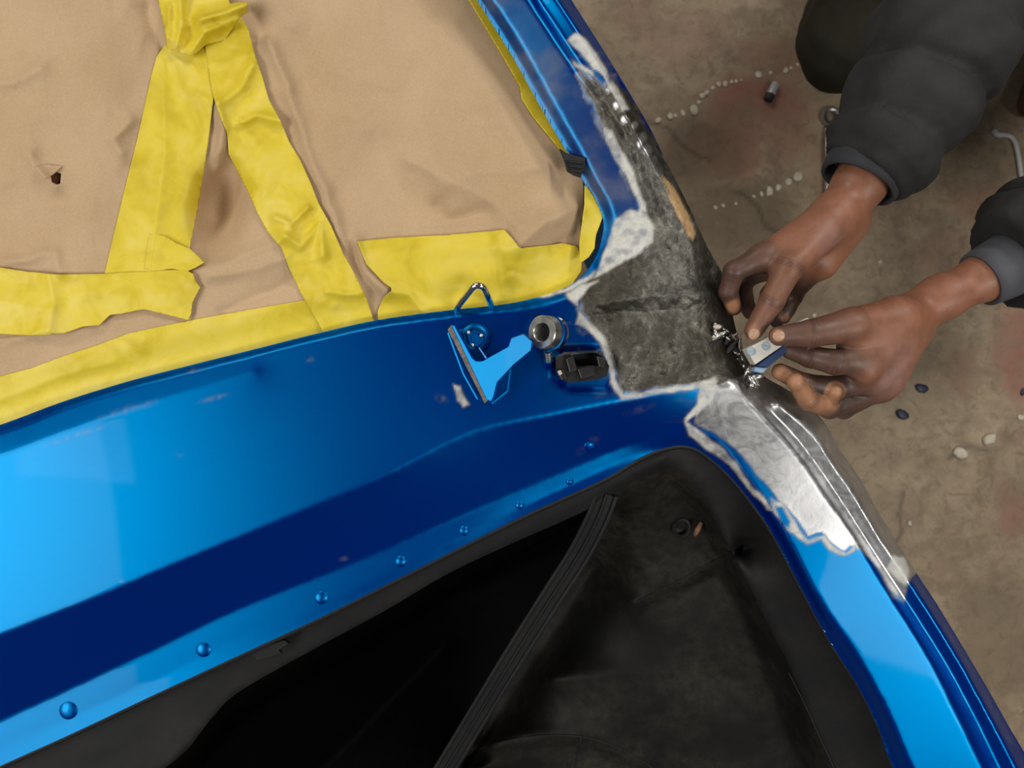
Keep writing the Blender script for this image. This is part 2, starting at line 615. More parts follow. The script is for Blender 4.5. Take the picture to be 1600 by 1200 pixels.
FEAT = []
FEAT.append([(-260, 742, .944), (0, 664, .944), (100, 627, .944), (200, 596, .944), (300, 570, .944), (400, 545, .944), (500, 520, .944), (590, 500, .944), (700, 485, .944), (790, 475, .944),
             (845, 463, .944), (890, 446, .944), (915, 425, .945), (932, 400, .946), (941, 372, .948), (944, 345, .95), (932, 312, .953), (912, 275, .956), (888, 232, .96), (850, 168, .965), (800, 78, .972), (750, -2, .98), (690, -100, .99), (592, -260, 1.0)])
FEAT.append([(-260, 756, .951), (0, 677, .951), (100, 639, .951), (200, 607, .951), (300, 581, .951), (400, 556, .951), (500, 531, .951), (590, 511, .951), (700, 496, .951), (790, 486, .951), (850, 478, .951), (900, 462, .953)])
FEAT.append([(-260, 800, .956), (0, 712, .956), (100, 675, .956), (200, 640, .955), (300, 610, .954), (400, 580, .953)])
FEAT.append([(-260, 1090, .950), (0, 990, .950), (150, 932, .950), (250, 890, .950), (400, 828, .950), (560, 760, .950), (640, 722, .950), (700, 690, .951), (760, 668, .952), (850, 650, .953), (960, 628, .953), (1050, 610, .953), (1105, 604, .953)])
FEAT.append([(-260, 1245, .905), (0, 1127, .905), (225, 1022, .905), (375, 950, .906), (600, 860, .908), (725, 805, .910), (860, 748, .914), (960, 705, .918), (1010, 690, .923), (1065, 680, .93)])
FEAT.append([(-260, 1295, .904), (0, 1172, .904), (225, 1070, .904), (375, 1000, .905), (600, 896, .907), (725, 836, .909), (860, 772, .910), (960, 727, .914), (1020, 700, .919)])
op = edge_z(L_OPEN, [(0, .903), (.45, .906), (.58, .915), (.63, .920), (.7, .928), (1, .930)])
FEAT.append(op)
# right rail (quarter panel)
FEAT.append([(1085, 672, .938), (1125, 692, .944), (1160, 735, .947), (1198, 790, .948), (1232, 844, .948), (1285, 945, .948), (1337, 1020, .948), (1386, 1110, .948), (1424, 1196, .948), (1480, 1300, .948), (1560, 1460, .948)])
FEAT.append([(1168, 628, .957), (1202, 662, .957), (1235, 697, .957), (1262, 732, .957), (1290, 775, .957), (1330, 828, .957), (1367, 892, .956), (1397, 941, .956), (1450, 1027, .956), (1491, 1110, .956), (1532, 1196, .956), (1590, 1310, .956), (1670, 1460, .956)])
FEAT.append([(1188, 628, .950), (1227, 668, .945), (1257, 705, .943), (1280, 735, .943), (1305, 772, .943), (1347, 838, .943), (1375, 880, .943), (1412, 936, .943), (1469, 1024, .943), (1517, 1110, .943), (1559, 1196, .943), (1612, 1305, .943), (1695, 1460, .943)])
FEAT.append([(1215, 630, .955), (1252, 660, .953), (1277, 685, .953), (1302, 725, .953), (1326, 758, .953), (1352, 800, .953), (1379, 845, .953), (1424, 911, .953), (1484, 1005, .953), (1525, 1078, .953), (1581, 1185, .953), (1635, 1290, .953), (1722, 1460, .953)])
FEAT.append([(1277, 647, .915), (1292, 666, .91), (1316, 708, .91), (1342, 745, .91), (1367, 790, .91), (1390, 829, .91), (1435, 900, .91), (1469, 952, .91), (1532, 1057, .91), (1577, 1136, .91), (1600, 1175, .91), (1650, 1265, .91), (1760, 1460, .91)])
# corner
FEAT.append([(1105, 385, .928), (1130, 430, .925), (1142, 480, .922), (1155, 530, .920), (1182, 578, .92), (1225, 606, .92), (1258, 626, .917), (1277, 647, .915)])
FEAT.append([(960, 425, .956), (1000, 405, .958), (1060, 395, .957), (1085, 400, .953)])
FEAT.append([(915, 478, .954), (960, 470, .962), (1020, 462, .965), (1075, 458, .963), (1105, 470, .955)])
FEAT.append([(920, 494, .950), (960, 490, .951), (1020, 487, .953), (1080, 482, .954)])
FEAT.append([(960, 540, .953), (1030, 540, .960), (1090, 535, .959), (1125, 540, .950)])
FEAT.append([(990, 600, .948), (1060, 592, .955), (1115, 585, .958), (1150, 600, .957), (1168, 628, .957)])
# pillar
FEAT.append([(720, -260, 1.012), (795, -60, 1.0), (826, 0, .995), (900, 112, .985), (950, 185, .979), (1000, 275, .972), (1032, 350, .966), (1050, 390, .96)])
FEAT.append([(733, -260, 1.005), (808, -60, .995), (842, 0, .985), (915, 112, .976), (965, 185, .972), (1015, 275, .966), (1050, 350, .96)])
FEAT.append([(752, -260, 1.01), (828, -60, 1.0), (872, 0, .99), (930, 90, .981), (985, 190, .977), (1022, 260, .970), (1060, 330, .965), (1085, 385, .955)])
FEAT.append([(735, -260, .97), (832, -100, .965), (893, 0, .955), (950, 90, .948), (1010, 190, .942), (1040, 250, .938), (1080, 330, .932), (1105, 385, .928)])
FEAT.append([(592, -260, 1.0), (690, -100, .99)])
# inner pillar flat
FEAT.append([(680, -100, .998), (770, -2, .99), (822, 78, .982), (868, 160, .975), (905, 225, .97), (930, 275, .966), (955, 320, .962), (962, 350, .958), (955, 385, .953), (935, 415, .951)])


def solve_height(feats, x0, y0, x1, y1, step, levels=(24, 12, 6), iters=(500, 300, 160), init=.95):
    Z = None
    for lv, it in zip(list(levels) + [step], list(iters) + [110]):
        xs = np.arange(x0, x1 + lv, lv); ys = np.arange(y0, y1 + lv, lv)
        if Z is None:
            Z = np.full((len(ys), len(xs)), init)
        else:
            Z = bilerp(Z, px0, py0, pl, *np.meshgrid(xs, ys))
        fixed = np.zeros(Z.shape, bool); acc = np.zeros(Z.shape); cnt = np.zeros(Z.shape)
        for f in feats:
            a = np.array(smooth_line(f, max(1.0, lv * 0.4)))
            i = np.rint((a[:, 0] - x0) / lv).astype(int); j = np.rint((a[:, 1] - y0) / lv).astype(int)
            m = (i >= 0) & (j >= 0) & (i < Z.shape[1]) & (j < Z.shape[0])
            np.add.at(acc, (j[m], i[m]), a[m, 2]); np.add.at(cnt, (j[m], i[m]), 1)
        fixed = cnt > 0
        val = acc / np.maximum(cnt, 1)
        Z[fixed] = val[fixed]
        for k in range(it):
            Pd = np.pad(Z, 1, mode='edge')
            N = 0.25 * (Pd[:-2, 1:-1] + Pd[2:, 1:-1] + Pd[1:-1, :-2] + Pd[1:-1, 2:])
            Z = np.where(fixed, val, N)
        px0, py0, pl = x0, y0, lv
    for k in range(3):
        Pd = np.pad(Z, 1, mode='edge')
        Z = 0.5 * Z + 0.125 * (Pd[:-2, 1:-1] + Pd[2:, 1:-1] + Pd[1:-1, :-2] + Pd[1:-1, 2:])
    return Z


def bilerp(Z, x0, y0, st, X, Y):
    fx = np.clip((X - x0) / st, 0, Z.shape[1] - 1.001); fy = np.clip((Y - y0) / st, 0, Z.shape[0] - 1.001)
    i = fx.astype(int); j = fy.astype(int); u = fx - i; v = fy - j
    return (Z[j, i] * (1 - u) + Z[j, i + 1] * u) * (1 - v) + (Z[j + 1, i] * (1 - u) + Z[j + 1, i + 1] * u) * v


ZB = solve_height(FEAT, -280, -280, 1880, 1480, 3.0)

# repair masks -------------------------------------------------------------
BARE_CORNER = [(905, 448), (935, 425), (975, 405), (1005, 390), (1012, 350), (985, 290), (950, 215), (918, 150), (905, 115), (925, 120), (945, 140), (958, 120), (975, 140), (1060, 280), (1140, 380), (1190, 560),
               (1165, 600), (1115, 605), (1085, 600), (1030, 607), (972, 617), (962, 590), (955, 560), (940, 530), (925, 510), (908, 485)]
STEEL_RAIL = [(1118, 606), (1165, 585), (1260, 600), (1330, 690), (1400, 800), (1440, 890), (1424, 905), (1412, 945), (1396, 935), (1372, 890), (1345, 860), (1330, 852), (1318, 862), (1295, 848), (1285, 832), (1262, 838),
              (1252, 825), (1240, 808), (1222, 790), (1200, 762), (1185, 745), (1160, 715), (1120, 680), (1085, 662), (1088, 640)]
PRIMER = [
    # edges of the ground-back paint on the pillar
    [(886, 62), (905, 78), (925, 108), (945, 118), (960, 152), (972, 172), (982, 170), (950, 110), (915, 60), (898, 50)],
    [(893, 92), (905, 98), (925, 112), (928, 122), (912, 112), (898, 104)],
    [(942, 200), (955, 205), (975, 240), (990, 270), (1000, 300), (1010, 330), (1000, 330), (990, 300), (965, 255), (948, 225)],
    [(960, 345), (985, 328), (1005, 338), (1012, 360), (1000, 372), (975, 378), (962, 400), (945, 418), (935, 425), (945, 390)],
    [(962, 342), (985, 328), (1008, 332), (1020, 352), (1018, 378), (1002, 396), (975, 408), (950, 424), (928, 432), (940, 408), (950, 385)],
    [(880, 462), (905, 446), (935, 438), (920, 448), (905, 470), (906, 482), (893, 472)],
    [(830, 462), (880, 452), (912, 434), (930, 420), (925, 432), (890, 456), (850, 466)],
    # left and lower edge of the bare corner
    [(905, 486), (925, 505), (945, 530), (958, 560), (964, 592), (975, 616), (1035, 607), (1090, 598), (1118, 590), (1122, 598), (1090, 608), (1030, 616), (970, 625), (955, 600), (948, 565), (935, 535), (915, 515), (898, 505)],
    # edge along the quarter panel
    [(1092, 605), (1112, 592), (1122, 604), (1112, 622), (1090, 645), (1074, 660), (1070, 655), (1088, 632)],
    [(1070, 656), (1082, 664), (1110, 685), (1140, 712), (1160, 738), (1190, 775), (1210, 800), (1200, 798), (1170, 765), (1140, 728), (1105, 702), (1078, 680)],
    [(1203, 780), (1222, 785), (1240, 812), (1250, 830), (1262, 842), (1290, 836), (1300, 852), (1322, 864), (1338, 850), (1336, 860), (1318, 870), (1294, 858), (1284, 842), (1262, 850), (1244, 838), (1228, 828), (1210, 802)],
    [(1395, 868), (1412, 872), (1420, 895), (1416, 915), (1404, 905), (1388, 888)],
    # chips by the hinge bracket
    [(710, 600), (720, 604), (726, 618), (734, 632), (724, 636), (714, 625)],
]
BLUE_ISLAND = [[(1212, 792), (1222, 793), (1234, 815), (1232, 824), (1222, 820)]]
FILLER = [(1034, 272), (1046, 282), (1060, 305), (1072, 330), (1088, 366), (1084, 378), (1070, 358), (1060, 338), (1046, 308)]


SCUFFS_AND_SHEEN = [(335, 622, -.25, 34, 6, .3), (300, 580, -.15, 22, 7, .25), (278, 710, -.2, 12, 6, .3), (484, 562, -.3, 9, 7, .35), (200, 640, -.28, 70, 9, .22), (120, 680, -.32, 90, 7, .25), (920, 694, -.7, 34, 12, .22), (540, 872, -.3, 18, 6, .3), (690, 622, .4, 16, 12, .3), (885, 505, 0, 16, 3, .4), (912, 520, .5, 20, 8, .35), (905, 545, .6, 14, 6, .3), (1000, 640, -.3, 40, 9, .18), (190, 908, -.3, 7, 3, .4)]  # scuffs, plus two long pale streaks painting a reflection along the left edge


def repair_masks(x, y):
    wx = x + 9 * fbm(x, y, 40, 31) + 3 * fbm(x, y, 9, 37, 2); wy = y + 9 * fbm(x, y, 40, 41) + 3 * fbm(x, y, 9, 47, 2)
    dk = smooth(3, -3, sdf_poly(wx, wy, BARE_CORNER))
    sx = x + 4 * fbm(x, y, 25, 51); sy = y + 4 * fbm(x, y, 25, 53)
    st = smooth(2, -3, sdf_poly(sx, sy, STEEL_RAIL))
    pr = np.zeros_like(x)
    for p in PRIMER:
        pr = np.maximum(pr, smooth(3.5, -2.5, sdf_poly(sx, sy, p)))
    pr *= np.clip(0.95 + 0.45 * fbm(x, y, 14, 61, 3), 0, 1)
    # thin light feathering along every ground edge
    e = sdf_poly(wx, wy, BARE_CORNER)
    pr = np.maximum(pr, 0.55 * smooth(7, 2, np.abs(e - 3)) * smooth(-0.1, 0.35, fbm(x, y, 45, 67)) * (x < 1140))
    # dusty sanding haze near the corner, wiped smears on the deck
    smear = 0.28 * smooth(0.15, 0.6, fbm(x * 0.35 + y * .3, y * 1.1, 26, 71)) * smooth(120, 0, np.abs(e))
    pr = np.clip(np.maximum(pr, smear * (e > 0) * (y < 660)), 0, 1)
    haze = (0.12 + 0.18 * smooth(-0.1, 0.5, fbm(x, y, 60, 77))) * smooth(0, -12, sdf_poly(x, y, [(560, -300), (735, -60), (826, 0), (900, 112), (950, 185), (1000, 275), (1010, 340), (960, 360), (940, 400), (880, 300)]))
    pr = np.maximum(pr, haze)
    for x0, y0, a, L, wd, st_ in SCUFFS_AND_SHEEN:
        ux, uy = math.cos(a), math.sin(a)
        u = (x - x0) * ux + (y - y0) * uy; v = -(x - x0) * uy + (y - y0) * ux
        pr = np.maximum(pr, st_ * smooth(1.0, 0.2, np.sqrt((u / L) ** 2 + ((v + 2 * fbm(x, y, 12, 97, 2)) / wd) ** 2)) * smooth(-.5, .4, fbm(x, y, 7, 99, 2)))
    for p in BLUE_ISLAND:
        k = smooth(-3, 3, sdf_poly(x, y, p))
        dk *= k; st *= k; pr *= k
    fl = smooth(2, -2, sdf_poly(sx, sy, FILLER))
    # small grey scabs left of the weld and shiny spots on the pillar
    spots = np.zeros_like(x)
    for sx0, sy0, r in ((950, 142, 5), (962, 165, 6), (975, 188, 7), (992, 195, 6), (1005, 215, 8), (1012, 235, 9), (1000, 225, 6), (1022, 250, 7), (1030, 268, 6), (952, 213, 6), (1000, 330, 5)):
        d = np.sqrt((x - sx0) ** 2 + ((y - sy0) * .75) ** 2)
        spots = np.maximum(spots, smooth(r, r * .4, d))
    st = np.maximum(st, spots * 1.0)
    dk = np.maximum(dk, st)
    return np.stack([dk, st, pr, fl], 1)


def body_z(x, y):
    z = bilerp(ZB, -280, -280, 3.0, x, y)
    e = sdf_poly(x, y, BARE_CORNER)
    rough = smooth(6, -12, e)
    z = z + rough * (0.0022 * fbm(x, y, 34, 81, 3) + 0.0030 * np.abs(fbm(x, y, 17, 83, 2)))
    r = smooth(4, -10, sdf_poly(x, y, STEEL_RAIL))
    z = z + r * 0.0006 * fbm(x, y, 90, 91, 2)
    # small moat of the hinge seat and pressed plug recess
    d = sdf_poly(x, y, [(872, 548), (950, 545), (962, 585), (948, 608), (890, 606), (866, 590)])
    z = z - 0.004 * smooth(10, -4, d)
    return z


car = empty('car', P(700, 700, 0.0))
tag(car, 'blue car body being repaired, bare metal corner beside a papered window', 'car')

V, q, vx, vy = sheet_mesh(BODY_POLY, [], body_z, 3.0)
masks = repair_masks(vx, vy)
# smooth vertex normals of the complete shell so the panels meet without a visible break
tri = V[q]
nf = np.cross(tri[:, 2] - tri[:, 0], tri[:, 3] - tri[:, 1])
nv = np.zeros_like(V)
for k in range(4):
    np.add.at(nv, q[:, k], nf)
nv /= np.maximum(np.linalg.norm(nv, axis=1, keepdims=True), 1e-12)
fcx = vx[q].mean(1); fcy = vy[q].mean(1)
line_p = fcy < 430 - (fcx - 905) * (50 / 190.0)         # above the patch: pillar
pill = (line_p & (fcx > 560) & (fcy < 445)) | (fcy < 60)
in_corner = poly_in(fcx, fcy, [(880, 360), (1300, 360), (1300, 560), (1190, 620), (1118, 606), (1085, 602), (972, 622), (950, 575), (930, 525), (900, 486), (895, 440)]) & ~pill
quart = poly_in(fcx, fcy, [(1118, 606), (1190, 620), (1300, 540), (2000, 540), (2000, 1600), (1000, 1600), (1060, 700), (1078, 662)]) & ~pill & ~in_corner
deck = ~(pill | in_corner | quart)


def body_part(name, sel, label):
    fq = q[sel]
    ids, inv = np.unique(fq.ravel(), return_inverse=True)
    fq = inv.reshape(-1, 4)
    pv = V[ids]
    nb = boundary_loops(fq.tolist())
    base = len(pv)
    # folded-down rim, 14 mm
    bmap = {}; extra = []
    for a, b2 in nb:
        for i in (a, b2):
            if i not in bmap:
                bmap[i] = base + len(extra); extra.append(pv[i] - np.array([0, 0, .014]))
    sk = [(b2, a, bmap[a], bmap[b2]) for a, b2 in nb]
    allv = np.vstack([pv, np.array(extra)]) if extra else pv
    o = link(name, allv, fq.tolist() + sk, M_BODY, car)
    nrm = np.vstack([nv[ids], nv[ids][list(bmap.keys())]])
    o.data.normals_split_custom_set_from_vertices([tuple(n) for n in nrm])
    mk = np.vstack([masks[ids], masks[ids][list(bmap.keys())]])
    color_attr(o, 'repair', mk)
    o['label'] = label
    return o


deck_o = body_part('rear_deck_panel', deck, 'glossy metallic blue panel with a folded step')
corner_o = body_part('corner_panel', in_corner, 'rough ground-back bare grey metal corner')
pill_o = body_part('window_pillar', pill, 'blue pillar, sanded to metal along its outer side')
quart_o = body_part('quarter_panel', quart, 'grooved side rail, bare steel fading into blue')

# outer side wall of the car, going down out of sight
ow = [(p[0], p[1]) for p in L_OUT[::3]]
oz = body_z(np.array([p[0] for p in ow]), np.array([p[1] for p in ow]))
sv = []; sf = []
for (x, y), z in zip(ow, oz):
    p = P(x, y, z)
    for dz, dx in ((-.002, -.001), (-.05, .0), (-.2, .0), (-.5, -.05)):
        sv.append((p.x + dx - 0.004, p.y, p.z + dz))
for i in range(len(ow) - 1):
    for k in range(3):
        sf.append((i * 4 + k, i * 4 + k + 1, i * 4 + 5 + k, i * 4 + 4 + k))
sp = link('side_panel', sv, sf, M_BLUE, car)

# ---- rubber weatherstrip just under the opening's edge
oza = body_z(np.array([p[0] for p in L_OPEN]), np.array([p[1] for p in L_OPEN]))
tube('weatherstrip', [P(x, y, z - .009) for (x, y), z in zip(L_OPEN[::2], oza[::2])], 0.0042, M_RUBBER, car, 8)

# ---- round-headed rivets on the flange
for (x, y, r) in ((107, 1110, 14.5), (318, 1015, 12), (502, 934, 10.5), (626, 877, 9), (725, 829, 8), (812, 789, 7), (890, 752, 6)):
    z = float(body_z(np.array([x * 1.0]), np.array([y * 1.0]))[0])
    R = r / F * (H - z)
    lathe('rivet', [(R * 1.0, -.002), (R * .98, .0003), (R * .82, .0011), (R * .5, .0018), (R * .2, .0021), (0.0001, .0022)], P(x, y, z), (0, 0, 1), M_BLUE, deck_o, 20)
# screw boss on the sloping face
z = float(body_z(np.array([922.]), np.array([696.]))[0])
lathe('screw_boss', [(.008, -.002), (.006, .0004), (.004, .0008), (.0034, .0004), (.003, .0016), (.0001, .002)], P(922, 696, z), (0.2, -0.35, 1), M_BLUE, deck_o, 16)

# ---- hinge bracket
def zat(x, y):
    return float(body_z(np.array([float(x)]), np.array([float(y)]))[0])


bracket = empty('hinge_bracket', P(760, 580, zat(760, 580)))
bracket.parent = car
bracket.matrix_parent_inverse = car.matrix_world.inverted()
bpy.context.view_layer.update()
bracket['label'] = 'blue hinge bracket with a bare steel bushing'


def slab(name, top, thick, mat, parent, nrm, bevel=.0008):
    """plate from an outline of world points, thickness along -nrm"""
    n = len(top); nrm = Vector(nrm).normalized()
    Vv = [Vector(p) - nrm * thick for p in top] + [Vector(p) for p in top]
    fn = sum(((Vv[n + i] - Vv[n]).cross(Vv[n + (i + 1) % n] - Vv[n]) for i in range(n)), Vector())
    Fc = [tuple(range(n - 1, -1, -1)), tuple(range(n, 2 * n))] + [(i, (i + 1) % n, n + (i + 1) % n, n + i) for i in range(n)]
    if fn.dot(nrm) < 0: Fc = [tuple(reversed(g)) for g in Fc]
    o = link(name, Vv, Fc, mat, parent, False)
    m = o.modifiers.new('bevel', 'BEVEL'); m.width = bevel; m.segments = 2
    return o


def plane_pts(px_pts, c, nrm):
    """points of a tilted plane through c seen along the given picture positions"""
    nrm = Vector(nrm).normalized(); out = []
    o = Vector((0, 0, H))
    for x, y in px_pts:
        d = P(x, y, 0) - o
        t = (Vector(c) - o).dot(nrm) / d.dot(nrm)
        out.append(o + d * t)
    return out


bn = Vector((-0.36, -0.10, 1.0)).normalized()
bc = P(770, 575, .983)
arm = [(704, 507), (711, 509), (738, 559), (744, 564), (753, 564), (794, 541), (798, 528), (818, 521), (832, 533), (830, 548), (802, 571), (777, 598), (771, 622), (767, 628), (760, 625)]
slab('bracket_arm', plane_pts(arm, bc, bn), .0045, M_BLUE, bracket, bn)
# worn lower lip of the plate, paint rubbed through to steel
lip = [(699, 515), (705, 507), (763, 625), (757, 631)]
slab('worn_edge', plane_pts(lip, bc - bn * .0035, bn), .003, M_WORN, bracket, bn, .0005)
foot = [(697, 518), (730, 512), (762, 560), (800, 575), (795, 612), (768, 634), (745, 626), (722, 585)]
slab('bracket_foot', plane_pts(foot, P(750, 575, zat(750, 575) + .006), (0, 0, 1)), .009, M_BLUE, bracket, (0, 0, 1), .002)
# web under the arm so that it stands on the foot
web = [(742, 572), (800, 548), (812, 560), (775, 596), (765, 612)]
wp = plane_pts(web, bc - bn * .0045, bn)
slab('bracket_web', wp, .022, M_BLUE, bracket, (0, 0, 1), .001)
# bushing: tube with a flared ring
ax = Vector((-0.62, -0.02, 0.78)).normalized()
bf = P(846, 519, .990)
rin, rout = .0092, .0168
bush = lathe('bushing', [(rin, -.0245), (rin, -.001), (rin + .0008, .0), (rout - .001, .0), (rout, -.001), (rout, -.012), (rout - .0016, -.0135), (rout - .0016, -.026), (rin, -.026)], bf, ax, M_STEEL, bracket, 36)
lathe('bore', [(rin * .99, -.02), (.0001, -.02)], bf, ax, M_HOLE, bush, 24)
lathe('collar', [(rout - .001, -.0135), (rout + .0012, -.014), (rout + .0012, -.019), (rout - .001, -.0195)], bf, ax, M_BLUE, bracket, 28)
# flanged hex bolt
bz = zat(743, 528)
ba = Vector((0.12, -0.05, 1)).normalized()
bo = P(742, 529, bz)
bolt = lathe('bolt', [(.0165, -.004), (.0165, .0035), (.0150, .0055), (.0118, .0066), (.0118, .0067), (.0001, .0067)], bo, ba, M_BLUE, car, 30)
lathe('hex_head', [(.0098, .006), (.0098, .0125), (.0084, .0140), (.0060, .0140), (.0052, .0128), (.0001, .0128)], bo, ba, M_BLUE, bolt, 6, False)
for k in range(3):
    a = k * 2.1 + 0.3
    lathe('bare_spot', [(.0022, .0), (.0016, .0007), (.0001, .001)], bo + Vector((math.cos(a) * .0078, math.sin(a) * .0078, .0137)), ba, M_STEEL, bolt, 8)
# threaded stud
so = P(858, 572, zat(858, 560) + .002)
sd = (P(856, 550, .972) - so)
pf = []
Lk = sd.length
for k in range(9):
    h = Lk * k / 8
    pf += [(.0042, h), (.0036, h + Lk / 18)]
stud = lathe('threaded_stud', [(.0001, -.001)] + pf + [(.0001, Lk + .001)], so, sd, M_STEEL, car, 14)
lathe('stud_nut', [(.0058, 0), (.0058, Lk * .45), (.004, Lk * .46)], so, sd, M_BLUE, stud, 6, False)

# ---- black plug socket, broken clips
plug = empty('wiring_grommet', P(910, 575, zat(910, 575)))
plug.parent = car; plug.matrix_parent_inverse = car.matrix_world.inverted()
bpy.context.view_layer.update()
plug['label'] = 'broken black plastic socket'
pz = .972
outer = [(868, 557), (882, 550), (938, 547), (952, 572), (948, 588), (928, 594), (890, 598), (876, 592), (869, 578)]
inner = [(892, 556), (932, 552), (942, 570), (920, 571), (900, 572)]


def ring_slab(name, out, inn, zt, zb, mat, parent):
    dense = [(out[i][0] + (out[(i + 1) % len(out)][0] - out[i][0]) * k / 5, out[i][1] + (out[(i + 1) % len(out)][1] - out[i][1]) * k / 5) for i in range(len(out)) for k in range(5)]
    so_ = [P(x, y, zt) for x, y in dense]
    n = len(so_)
    cx = sum(p[0] for p in inn) / len(inn); cy = sum(p[1] for p in inn) / len(inn)
    si = smooth_line(inn, 2, True)
    # resample inner by angle matching
    res = []
    for x, y in dense:
        a = math.atan2(y - cy, x - cx)
        bq = min(si, key=lambda p_: abs(math.remainder(math.atan2(p_[1] - cy, p_[0] - cx) - a, 2 * math.pi)))
        res.append(bq)
    ti = [P(x, y, zt - .001) for x, y in res]
    bi = [P(x, y, zb) for x, y in res]
    bo_ = [Vector((p.x, p.y, zb)) for p in so_]
    Vv = so_ + ti + bi + bo_
    Fc = []
    for i in range(n):
        j = (i + 1) % n
        Fc += [(i, n + i, n + j, j), (n + i, 2 * n + i, 2 * n + j, n + j), (j, 3 * n + j, 3 * n + i, i)]
    return link(name, Vv, Fc, mat, parent, False)


ring_slab('socket_frame', outer, inner, pz, zat(905, 575) - .004, M_BLACKPL, plug)
prism('socket_floor', [tuple(P(x, y, .950).xy) for x, y in inner], .944, .951, M_RUBBER, plug)
for (a, b2, c2, d2, h) in (((884, 560), (896, 556), (902, 578), (890, 582), .979), ((902, 576), (926, 572), (930, 586), (908, 592), .977), ((932, 556), (946, 560), (946, 576), (936, 574), .976), ((872, 580), (880, 577), (886, 592), (877, 594), .976)):
    prism('clip', [tuple(P(x, y, h).xy) for x, y in (a, b2, c2, d2)], .955, h, M_BLACKPL, plug, .001)
prism('pale_chip', [tuple(P(x, y, .977).xy) for x, y in ((871, 580), (876, 578), (879, 584), (874, 587))], .97, .978, M_CHIP, plug, .0006)

# ---- chrome wire loop behind the deck's edge
lp = smooth_line([(713, 492, .93), (715, 480, .955), (727, 464, .966), (739, 449, .976), (745, 446, .978), (752, 447, .978), (757, 451, .974), (763, 465, .964), (770, 484, .93)], 3)
tube('chrome_loop', [P(*p) for p in lp], .0034, M_CHROME, car, 12)

# ---- tangle of weld beads and torn slivers at the broken corner
for k in range(48):
    tpar = random.random()
    cx = np.interp(tpar, [0, .35, .7, 1], [1120, 1140, 1160, 1180]) + random.uniform(-7, 9)
    cy = np.interp(tpar, [0, .35, .7, 1], [512, 530, 572, 605]) + random.uniform(-9, 9)
    z = zat(min(cx, 1150), cy) + random.uniform(.001, .010)
    r = random.uniform(.0014, .0038)
    el = random.uniform(1, 2.6)
    a = random.uniform(0, 3.14)
    pts = [P(cx, cy, z) + Vector((math.cos(a), math.sin(a), random.uniform(-.5, .8))) * r * el * s for s in (-1, -.6, 0, .6, 1)]
    mm = M_STEEL if random.random() < .5 else (M_CHIP if random.random() < .5 else M_HOLE)
    tube('weld_bead', pts, [r * .3, r * .8, r, r * .75, r * .25], mm, corner_o, 7)

# ================================================================== WINDOW UNDER PAPER
PAPER_POLY = [(-260, -260)] + [(x - 0, y) for x, y in []]
def offset_pt(x, y, dx, dy): return (x + dx, y + dy)


pap = [(-260, 760), (-130, 722), (0, 680), (100, 643), (200, 612), (300, 586), (400, 561), (500, 536), (590, 516), (700, 500), (790, 490)]
PAPER_POLY = smooth_line(pap, 10) + smooth_line([(800, 470), (850, 440), (902, 408), (906, 375), (912, 320), (912, 290), (905, 262), (885, 228), (850, 172), (806, 78), (757, -2), (700, -100), (605, -250)], 10) + [(-260, -255)]
HOLE = [(72, 279), (84, 272), (97, 262), (95, 276), (94, 290), (83, 286)]
EDGES_ALL = L_TOP
CREASES = [  # (points, height, width px, one-sided)
    ([(0, 128), (18, 130), (40, 120), (60, 108)], .006, 16), ([(45, 240), (60, 262), (84, 290)], .006, 14),
    ([(150, 0), (170, 120), (150, 300), (120, 420)], .006, 55), ([(230, 10), (245, 60), (262, 90)], -.006, 14),
    ([(395, 20), (410, 50), (400, 60)], -.006, 12), ([(430, 0), (520, 110), (570, 190), (520, 210)], .007, 38),
    ([(480, 60), (580, 200), (640, 330)], -.006, 40), ([(640, 250), (720, 290), (790, 330), (810, 350)], .006, 22),
    ([(680, 320), (695, 345), (760, 330)], -.007, 14), ([(700, 290), (730, 270), (860, 260)], .004, 20),
    ([(812, 384), (850, 350), (905, 322)], .012, 26), ([(870, 390), (900, 360)], -.006, 10),
    ([(545, 380), (560, 420), (590, 470)], -.007, 10), ([(555, 375), (575, 430), (605, 460)], .008, 9),
    ([(330, 430), (400, 420), (450, 400)], .006, 16), ([(350, 485), (420, 455), (455, 440)], -.005, 12),
    ([(10, 410), (60, 400), (85, 395), (95, 420)], .006, 12), ([(0, 540), (60, 520), (140, 515)], .004, 12),
    ([(340, 160), (350, 200), (340, 260)], .010, 10), ([(560, 20), (640, 150), (680, 260)], .005, 45), ([(90, 20), (60, 160), (20, 260)], .006, 50),
    ([(300, 430), (380, 400), (450, 370)], .006, 14), ([(700, 60), (780, 160), (840, 260)], .006, 35), ([(205, 190), (175, 215), (190, 240)], .006, 12),
    ([(420, 60), (450, 140), (480, 230), (540, 380)], .007, 11)]


def paper_base(x, y):
    # gently domed rear window under the paper
    g = np.clip(-y / 900.0 + .55, 0, 1)
    return .928 + .018 * g + .0 * x


